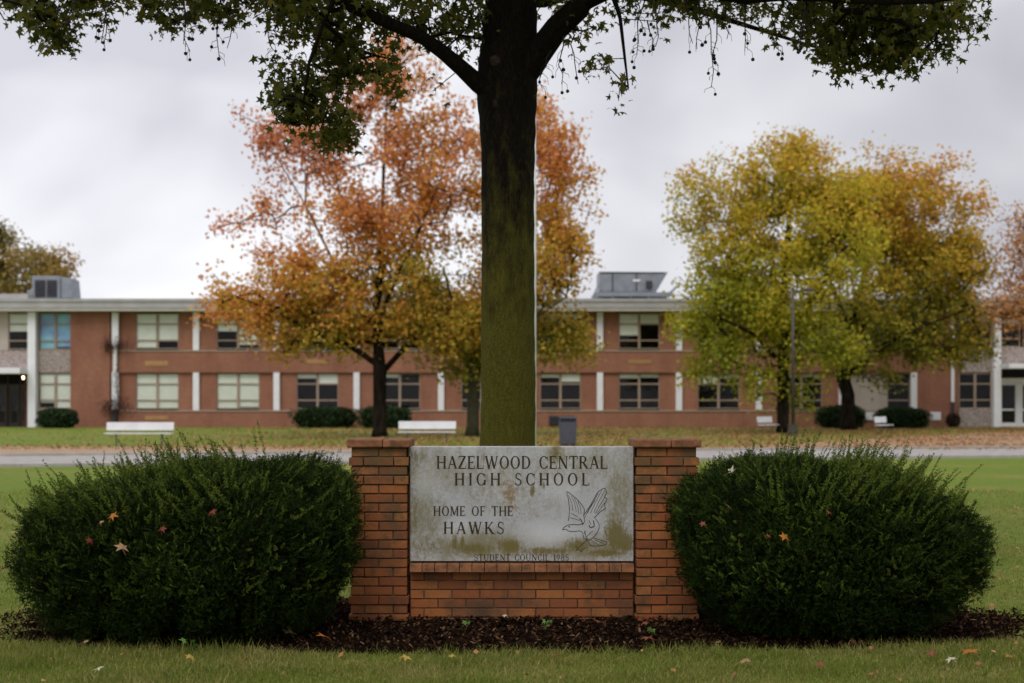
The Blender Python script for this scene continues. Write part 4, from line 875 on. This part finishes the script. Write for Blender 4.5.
bg_tree('green and rust coloured tree rising behind the left roof', 8, 112, [[(8, 420.8, .4, 0), (8, 360, .32, 0), (6, 290, .22, 0), (0, 230, .06, 0)], [(8, 330, .15, 0), (40, 285, .1, 0), (60, 262, .04, 0)]],
    [(-20, 250, 38, 45, 3.5), (28, 276, 32, 26, 3), (58, 272, 18, 16, 1.5), (5, 300, 50, 30, 3.5), (45, 262, 14, 10, 1.0), (-2, 225, 10, 14, 1)], 560, 70, .26, mF, .4, step=1.0, csig=.4, group='autumn trees in front of the school')

n = 60000; x = rng.uniform(-170, 170, n); hh = 6.5 + 1.6 * np.sin(x * .11) + 1.2 * np.sin(x * .31 + 1) + .8 * np.sin(x * .83); y = 150 + rng.normal(size=n) * 4; z = hh * (1 - (np.abs(rng.normal(size=n)) * .42).clip(0, 1))
struct(npmesh('far_woods', leaf_quads(np.stack([x, y, z], 1), .75), 4, mF), 'stuff')
# ------------------------------------------------------------------ the big sweetgum behind the sign
FD = 13.2
def mossy_bark():
    m, N, L, b = nmat('mossy_bark'); g = N.new('ShaderNodeNewGeometry'); s = N.new('ShaderNodeSeparateXYZ'); L.new(g.outputs['Position'], s.inputs[0])
    ridge = noise(N, L, 34, 8, .8, st=(1, 1, .26), dist=1.2); fine = noise(N, L, 90, 4, .7)
    base = ramp(N, L, ridge, [(.32, (.004, .003, .002)), (.5, (.014, .010, .007)), (.7, (.040, .028, .018))])
    mr = N.new('ShaderNodeMapRange'); mr.inputs['From Min'].default_value = 4.7; mr.inputs['From Max'].default_value = 1.9; mr.inputs['To Min'].default_value = -.20; mr.inputs['To Max'].default_value = .42; L.new(s.outputs['Z'], mr.inputs[0])
    pn = noise(N, L, 6, 6, .75, st=(1.6, 1, .5)); f = mth(N, L, 'MULTIPLY', mth(N, L, 'SUBTRACT', mth(N, L, 'ADD', mr.outputs[0], pn), .48, True), 3.0, True)
    mossc = ramp(N, L, fine, [(.3, (.065, .062, .007)), (.7, (.22, .195, .03))])
    c = mixc(N, L, mth(N, L, 'MULTIPLY', mth(N, L, 'MULTIPLY', f, mth(N, L, 'ADD', mth(N, L, 'MULTIPLY', ridge, 1.5), .1, True)), .95), base, mossc)
    vn = N.new('ShaderNodeTexVoronoi'); vn.inputs['Scale'].default_value = 38; L.new(g.outputs['Position'], vn.inputs['Vector']); sp = mth(N, L, 'MULTIPLY', mth(N, L, 'SUBTRACT', .12, vn.outputs['Distance'], True), 9, True)
    c = mixc(N, L, mth(N, L, 'MULTIPLY', sp, .35), c, (.16, .16, .09, 1))
    L.new(c, b.inputs['Base Color']); b.inputs['Roughness'].default_value = .95; b.inputs['Specular IOR Level'].default_value = .1; bump(N, L, b, ridge, 1, .06); return m
gum = thing('sweetgum_tree', 'big sweetgum with mossy trunk and hanging seed balls behind the stone sign', 'tree', loc=(P(508, 400, FD).x, FD, 0))
def F(x, y, r, dy=0): return (P(x, y, FD) + Vector((0, dy, 0)), r)
kf = FD / FPX
chains = [
  [F(507, 577, .42), F(507.5, 560, .33), F(508, 530, .285), F(508, 490, .268), F(507.5, 447, .256), F(508, 400, .252), F(508, 350, .25), F(508, 300, .247), F(508, 250, .243), F(508, 200, .245), F(508, 160, .247), F(507, 120, .262), F(507, 90, .285), F(508, 60, .27), F(510, 30, .25), F(511, 0, .24), F(513, -60, .21, .1), F(512, -140, .17, .2), F(508, -240, .12, .3), F(512, -340, .06, .3)],
  [F(495, 96, .10, -.05), F(478, 86, .085, -.12), F(462, 73, .075, -.2), F(444, 60, .066, -.3), F(424, 48, .06, -.4), F(392, 37, .055, -.5), F(360, 26, .05, -.6), F(322, 6, .045, -.8), F(270, -12, .04, -.9), F(210, -20, .034, -1.1), F(150, -22, .028, -1.2), F(90, -18, .022, -1.4), F(40, -5, .015, -1.5)],
  [F(518, 82, .14, -.05), F(538, 56, .125, -.12), F(556, 33, .115, -.2), F(580, 12, .105, -.25), F(606, 2, .06, -.3), F(645, 3, .055, -.4), F(690, 7, .05, -.5), F(735, 17, .045, -.6), F(775, 17, .04, -.7), F(815, 23, .034, -.8), F(860, 29, .028, -.9), F(905, 30, .02, -.95), F(950, 25, .012, -1)],
  [F(580, 12, .09, -.25), F(605, -20, .08, -.2), F(650, -70, .07, 0), F(720, -120, .05, .3), F(800, -160, .03, .5)],
  [F(505, 0, .10, 0), F(470, -50, .09, .3), F(410, -110, .07, .6), F(340, -160, .05, .9), F(260, -200, .03, 1.1)],
  [F(510, -20, .10, -.1), F(520, -60, .08, -.8), F(500, -110, .06, -1.8), F(520, -160, .04, -2.9)],
  [F(510, -40, .10, .1), F(500, -90, .08, .9), F(520, -140, .06, 2.0), F(500, -190, .04, 3.2)],
  [F(345, 18, .03, -.7), F(335, 45, .022, -.8), F(322, 85, .016, -.85), F(318, 120, .01, -.9)],
  [F(610, 2, .03, -.3), F(617, 30, .018, -.4), F(621, 70, .013, -.45), F(624, 100, .007, -.5)],
  [F(545, -5, .06, .2), F(600, -40, .05, .8), F(700, -30, .035, 1.2), F(790, -5, .02, 1.3), F(870, 20, .012, 1.3)]]
vis = [  # visible crown clumps: px, py, rx, ry, depth radius, weight
  (8, 2, 22, 20, .5), (48, 20, 18, 28, .4, 1.5), (58, 40, 10, 16, .3), (60, -14, 60, 18, .9), (95, 4, 26, 12, .4, .8), (165, -4, 50, 20, .9), (165, 18, 22, 10, .4, .8), (222, 2, 30, 16, .5), (270, 0, 40, 20, .7), (300, 15, 40, 24, .8), (360, 8, 60, 26, 1.0, .9), (298, 98, 28, 34, .4, 1.7), (340, 60, 32, 36, .5, 1.4), (335, 128, 22, 28, .3, 1.4), (278, 66, 10, 12, .3, 1),
  (385, 75, 22, 22, .5, .8), (430, 12, 46, 24, .9, .9), (436, 95, 10, 14, .3, .5), (470, 25, 24, 34, .6, .7), (560, 6, 36, 16, .7, .6), (585, 34, 14, 16, .4, .6), (600, 66, 12, 20, .4, .9), (622, 92, 7, 12, .2, 1.2), (650, -6, 50, 12, .7, .8), (662, 28, 22, 10, .4, .5), (700, -8, 60, 16, .9), (760, -10, 50, 16, .9), (790, 14, 22, 14, .6, .9),
  (840, 10, 50, 30, .9, 1.5), (848, 46, 36, 24, .6, 1.5), (900, 22, 46, 38, .7, 1.5), (900, 58, 24, 16, .4, 1.2), (838, 72, 6, 10, .2, .8), (880, 74, 10, 8, .2, .8), (940, 34, 20, 24, .5, 1.2), (948, 10, 22, 16, .5, 1), (982, 20, 14, 7, .3, 1.2)]
tv = [t for t in blob_targets(vis, 1150, FD - .1) if True]
# the rest of the crown, above and around the frame
tu = []
while len(tu) < 620:
    d = rng.normal(size=3); d /= np.linalg.norm(d); r = rng.random() ** .38; t = Vector((d[0] * r * 5.9, FD + d[1] * r * 5.0 + .5, 8.6 + d[2] * r * 4.0))
    if t.z > CH + .315 * t.y and t.z > 5.6: tu.append(t)
seeds_low = 4.2
pos, par, rmin, ends = tree_nodes([[(p, r) for p, r in c] for c in chains], tv + tu, .35)
rad = tree_radii(pos, par, rmin, .004, 2.2); rad = [min(r, .08) if not m_ else r for r, m_ in zip(rad, rmin)]
# trunk lofted finely so that the bark has an uneven outline
tp, trd = [], []
c0 = chains[0]
for i in range(len(c0) - 1):
    for s_ in range(6):
        f = s_ / 6; tp.append(c0[i][0].lerp(c0[i + 1][0], f)); trd.append((c0[i][1] * (1 - f) + c0[i + 1][1] * f) * (1 + .012 * math.sin(i * 2.1 + s_ * 1.3)))
tk = MB(); tk.tube(tp, trd, 48, wob=.022); mb_bark = mossy_bark(); trunk = tk.build('trunk', mb_bark, gum, smooth=True)
lb_ = MB(); n0 = len(c0); rad2 = list(rad)
# skip the trunk chain itself: start chains at its children
def limb_tubes():
    n = len(pos); ch = [[] for _ in range(n)]
    for i in range(n):
        if par[i] >= 0: ch[par[i]].append(i)
    starts = [(p, k) for p in range(n0) for k in ch[p] if k >= n0]
    while starts:
        p, i = starts.pop(); pts = [pos[p]]; rs = [min(rad[i] * 1.2, rad[p] * .9)]
        while True:
            pts.append(pos[i]); rs.append(rad[i]); c = sorted(ch[i], key=lambda k: -rad[k])
            if not c: break
            for k in c[1:]: starts.append((i, k))
            i = c[0]
        lb_.tube(pts, rs, 5 if max(rs) < .02 else 8 if max(rs) < .06 else 16, wob=.08 if max(rs) > .03 else 0)
limb_tubes(); lb_.build('limbs', mb_bark, gum, smooth=True)
# knots where limbs were cut
m_knot = mat('cut_bark', (.012, .008, .006), (.055, .030, .022), 30, 1)
for kx_, ky_, kr in ((498, 109, .040), (496, 67, .045)):
    c = P(kx_, ky_, FD); off = c.x - P(508, 0, FD).x; yy = FD - math.sqrt(max((.268 if ky_ > 100 else .282) ** 2 - off ** 2, .001)) + .006
    q = MB(); q.tube([(c.x, yy + .05, c.z), (c.x, yy, c.z), (c.x, yy - .014, c.z), (c.x, yy - .006, c.z), (c.x, yy + .012, c.z)], [kr * 1.25, kr * 1.15, kr * .85, kr * .6, kr * .1], 14, wob=.09); q.build('knot', m_knot, gum, smooth=True)
m_gl = leafmat('sweetgum_leaf', [(0, (.040, .048, .008, 1)), (.45, (.10, .11, .016, 1)), (.8, (.18, .15, .026, 1)), (.93, (.18, .11, .03, 1)), (1, (.20, .05, .025, 1))], wi=.75, wn=.7, nscale=1.2, off=.06, transl=.4)
E = np.array([tuple(pos[i]) for i in ends]); order = np.array([i < len(tv) for i in range(len(E))])
isv = E[:, 2] < CH + .315 * E[:, 1] + .05
Ev = E[isv]; k = rng.integers(0, len(Ev), len(Ev) * 13); wt = rng.random(len(Ev)) ** .5; k = k[rng.random(len(k)) < .25 + .75 * wt[k]]
cv = Ev[k] + np.clip(rng.normal(size=(len(k), 3)), -2, 2) * np.array([.075, .10, .07]); npmesh('crown', star_leaves(cv, .082), len(STAR), m_gl, gum)
Eu = E[~isv]; k = rng.integers(0, len(Eu), len(Eu) * 34); cu_ = Eu[k] + np.clip(rng.normal(size=(len(k), 3)), -2, 2) * .24
cu_ = cu_[cu_[:, 2] > CH + .295 * cu_[:, 1]]; npmesh('crown', star_leaves(cu_, .17), len(STAR), m_gl, gum)
# hanging twigs with seed balls
m_seed = mat('seed_ball', (.012, .009, .007), (.03, .022, .016), 40, .95)
hang = [(104, 24, 48, 5), (128, 20, 60, 4), (200, 12, 70, 6), (213, 14, 52, 4), (226, 12, 66, 5), (275, 30, 60, 2), (550, 62, 98, 5), (560, 60, 105, 4), (572, 50, 98, 2), (632, 14, 54, 4), (641, 12, 66, 5), (655, 14, 60, 3), (690, 14, 66, 2), (702, 18, 74, 3), (711, 20, 97, 4), (735, 20, 66, 4), (766, 20, 58, 5), (781, 22, 68, 6), (793, 24, 60, 5), (680, 12, 60, 1), (721, 20, 50, 2), (640, 40, 70, 1), (118, 20, 54, 3), (236, 16, 60, 1)]
for hx, y0, y1, nb in hang:
    q = MB(); dy = random.uniform(-.9, -.3); n = 5; x = hx; pts = []
    for i in range(n + 1): pts.append(P(x, y0 + (y1 - y0) * i / n, FD) + Vector((0, dy, 0))); x += random.gauss(0, 2.6)
    q.tube(pts, [.007, .006, .005, .0045, .004, .003], 5)
    for j in range(nb * 2):
        f = random.uniform(.25, 1); i = min(int(f * n), n - 1); s0 = pts[i].lerp(pts[i + 1], f * n - i); e = s0 + Vector((random.uniform(-.07, .07), random.uniform(-.05, .05), -random.uniform(.03, .11)))
        m_ = (s0 + e) / 2 + Vector((e.x - s0.x, 0, .01)) * .4; q.tube([s0, m_, e], [.003, .0025, .002], 4)
        if j < nb: q.ball(e - Vector((0, 0, .012)), random.uniform(.014, .019), 7, 5)
    q.build('seed_twig', m_seed, gum, smooth=True)
rebase(gum)

# ------------------------------------------------------------------ fallen leaves
def leafcol(n, c, c2):
    c = tuple(v * .72 for v in c[:3]) + (1,); c2 = tuple(v * .78 for v in c2[:3]) + (1,)
    return leafmat(n, [(0, c), (1, c2)], wi=.5, wn=.8, nscale=40, off=.25, transl=.2)
LC = {'orange': leafcol('leaf_orange', (.42, .14, .02, 1), (.55, .22, .04, 1)), 'tan': leafcol('leaf_tan', (.38, .22, .10, 1), (.50, .33, .18, 1)), 'red': leafcol('leaf_red', (.16, .025, .015, 1), (.25, .05, .03, 1)),
      'yellow': leafcol('leaf_yellow', (.50, .33, .05, 1), (.60, .42, .10, 1)), 'rust': leafcol('leaf_rust', (.22, .065, .03, 1), (.32, .11, .05, 1)), 'cream': leafcol('leaf_cream', (.62, .55, .38, 1), (.72, .66, .5, 1))}
def fallen(px, py, col, size, label, where='ground'):
    if where == 'ground':
        p = G(px, py); z = .07; p.z = z + (.02 if in_bed(np.array(p.x), np.array(p.y)) else 0); tilt = random.uniform(.1, .5)
    else:
        ins_ = inL if px < 500 else inR; t = 8.3
        while t < 11 and not ins_(tuple(P(px, py, t))): t += .01
        p = P(px, py, t - .05); tilt = random.uniform(.6, 1.1)
    q = MB(); pts = [Vector((x * size, y * size, -((x * x + y * y) * .5) * size * random.uniform(-.2, 1.6))) for x, y in STAR]
    n = len(pts); q.v = [tuple(v_) for v_ in pts] + [(v_.x, v_.y, v_.z - .0012) for v_ in pts] + [(0, 0, .0), (0, 0, -.0012)]
    for i in range(n): j = (i + 1) % n; q.f += [(2 * n, i, j), (2 * n + 1, n + j, n + i), (i, n + i, n + j, j)]
    q.tube([(0, -.1 * size, -.001), (.01, -.35 * size, -.004), (.02, -.6 * size, -.012)], [.0014, .0012, .001], 4)
    size *= .8
    o = q.build('fallen_leaf', LC[col]); o.scale = (.82, .82, .82); o.location = p; o.rotation_euler = (tilt, random.uniform(-.35, .35), random.uniform(-1.2, 1.2)); tag(o, label, 'leaf', 'fallen leaves round the sign')
for a in [
  (112, 516, 'orange', .10, 'bright orange leaf caught near the top of the left yew', 'b'), (122, 547, 'tan', .115, 'large tan leaf caught in the middle of the left yew', 'b'), (212, 512, 'red', .085, 'dark red leaf in the upper middle of the left yew', 'b'),
  (162, 529, 'red', .075, 'red leaf right of the orange leaf on the left yew', 'b'), (90, 541, 'red', .075, 'dark red leaf left of the tan leaf on the left yew', 'b'), (101, 522, 'tan', .05, 'tiny tan leaf beside the orange leaf on the left yew', 'b'),
  (731, 471, 'cream', .11, 'cream leaf lying on top of the right yew near the pillar', 'b'), (785, 537, 'orange', .10, 'large orange leaf in the middle of the right yew', 'b'), (769, 459, 'red', .085, 'red leaf on the very top of the right yew', 'b'), (729, 506, 'rust', .075, 'rust leaf on the left shoulder of the right yew', 'b'),
  (703, 524, 'rust', .06, 'small rust leaf beside the pillar on the right yew', 'b'), (829, 512, 'rust', .06, 'small rust leaf at the upper right of the right yew', 'b'), (769, 536, 'rust', .05, 'small rust leaf just left of the large orange leaf', 'b'), (776, 454, 'cream', .04, 'tiny cream leaf on top of the right yew', 'b'),
  (324, 649, 'orange', .12, 'orange leaf on the mulch edge right of the left yew', 'ground'), (290, 645, 'tan', .12, 'brown tan leaf on the mulch right of the left yew', 'ground'), (190, 668, 'yellow', .09, 'yellow leaf on the grass in front of the left yew', 'ground'), (245, 670, 'orange', .08, 'orange yellow leaf on grass between yew and left pillar', 'ground'),
  (98, 680, 'cream', .09, 'cream leaf on the grass at the bottom left', 'ground'), (405, 668, 'yellow', .11, 'big yellow leaf on the grass below the left pillar', 'ground'), (452, 667, 'yellow', .07, 'small yellow leaf on grass below the sign', 'ground'), (600, 634, 'rust', .12, 'rust leaf on mulch under the brick base', 'ground'),
  (648, 651, 'rust', .12, 'rust leaf at the mulch edge below the right pillar', 'ground'), (556, 667, 'red', .06, 'small red leaf on grass below the middle of the sign', 'ground'), (745, 672, 'tan', .09, 'tan leaf on the grass in front of the right yew', 'ground'), (820, 676, 'rust', .08, 'rust leaf on grass in front of the right yew', 'ground'),
  (951, 670, 'cream', .09, 'cream leaf on grass at the bottom right', 'ground'), (970, 662, 'orange', .14, 'big orange leaf on the grass at the lower right', 'ground'), (932, 664, 'rust', .10, 'rust leaf left of the big orange leaf at lower right', 'ground'), (1010, 667, 'orange', .10, 'orange leaf at the bottom right corner on the grass', 'ground'),
  (612, 626, 'rust', .07, 'small rust leaf on mulch against the brick base', 'ground'), (85, 652, 'tan', .07, 'tan leaf on mulch below the left yew', 'ground'), (645, 636, 'rust', .06, 'small rust leaf on mulch below the right pillar', 'ground'), (505, 628, 'cream', .05, 'small pale leaf on mulch below the sign middle', 'ground')]: fallen(*a)
# leaf litter on the far lawn and by the road: beyond counting
n = 95000; x = rng.uniform(-34, 40, n); y = rng.uniform(46.5, 85, n)
k = rng.random(n) < np.clip(.05 + .95 / (1 + np.exp(-(x + 11) / 3.0)) * (.45 + .55 * (np.sin(x * .7 + y * .3) * np.sin(y * .45 - x * .2) > -.2)) + .6 * (y < 50.5), 0, 1)
x = x[k]; y = y[k]; c = np.stack([x, y, rng.uniform(.02, .06, len(x))], 1); u, v, w = frames(len(x), 1.2); s_ = (rng.uniform(.05, .11, len(x)))[:, None]
Q1 = np.stack([c - u * s_ * .5, c + v * s_ * .4, c + u * s_ * .5, c - v * s_ * .4], 1)
n = 2600; x = rng.uniform(-9, 9, n); y = 7.8 + 22 * rng.random(n) ** 1.7; k = (np.abs(x) > 2.2) | (y < 9.3) | (y > 12); x = x[k]; y = y[k]; k = rng.random(len(x)) < np.where(x > 2, .6, .25); x = x[k]; y = y[k]
c = np.stack([x, y, rng.uniform(.03, .06, len(x))], 1); u, v, w = frames(len(x), .8); s_ = (rng.uniform(.015, .06, len(x)))[:, None]
Q2 = np.stack([c - u * s_ * .5, c + v * s_ * .4, c + u * s_ * .5, c - v * s_ * .4], 1)
m_lit = leafmat('litter_leaf', [(0, (.17, .07, .03, 1)), (.5, (.30, .14, .05, 1)), (1, (.40, .23, .08, 1))], wi=1, wn=.3, transl=.1)
struct(npmesh('leaf_litter', np.concatenate([Q1, Q2]), 4, m_lit), 'stuff')
# seedlings and weeds in the mulch
m_seedl = leafmat('seedling_leaf', [(0, (.09, .20, .03, 1)), (1, (.18, .32, .07, 1))], wi=.8, wn=.3, transl=.35)
def weed(px, py, h, n, size, label, sp=.05, nm='seedling'):
    b = G(px, py); root = thing(nm, label, 'weed', 'weeds in the mulch bed', loc=(b.x, b.y, .04)); q = MB(); tips = []
    for i in range(n):
        e = Vector((random.uniform(-sp, sp), random.uniform(-sp, sp) - .02, h * random.uniform(.5, 1))); q.tube([(0, 0, 0), e * .5 + Vector((0, 0, .02)), e], [.002, .0016, .001], 4); tips.append(tuple(e))
    q.build('stem', m_seedl, root); npmesh('leaves', star_leaves(np.array(tips), size), len(STAR), m_seedl, root); return root
weed(869, 642, .10, 7, .075, 'bright green maple seedling in front of the right yew'); weed(191, 656, .07, 5, .05, 'small green weed in front of the left yew'); weed(462, 634, .06, 4, .035, 'thin weed on the mulch below the left of the sign')
weed(545, 636, .07, 5, .04, 'pale weed on the mulch below the middle of the sign'); weed(655, 641, .05, 4, .04, 'tiny weed on the mulch below the right pillar')
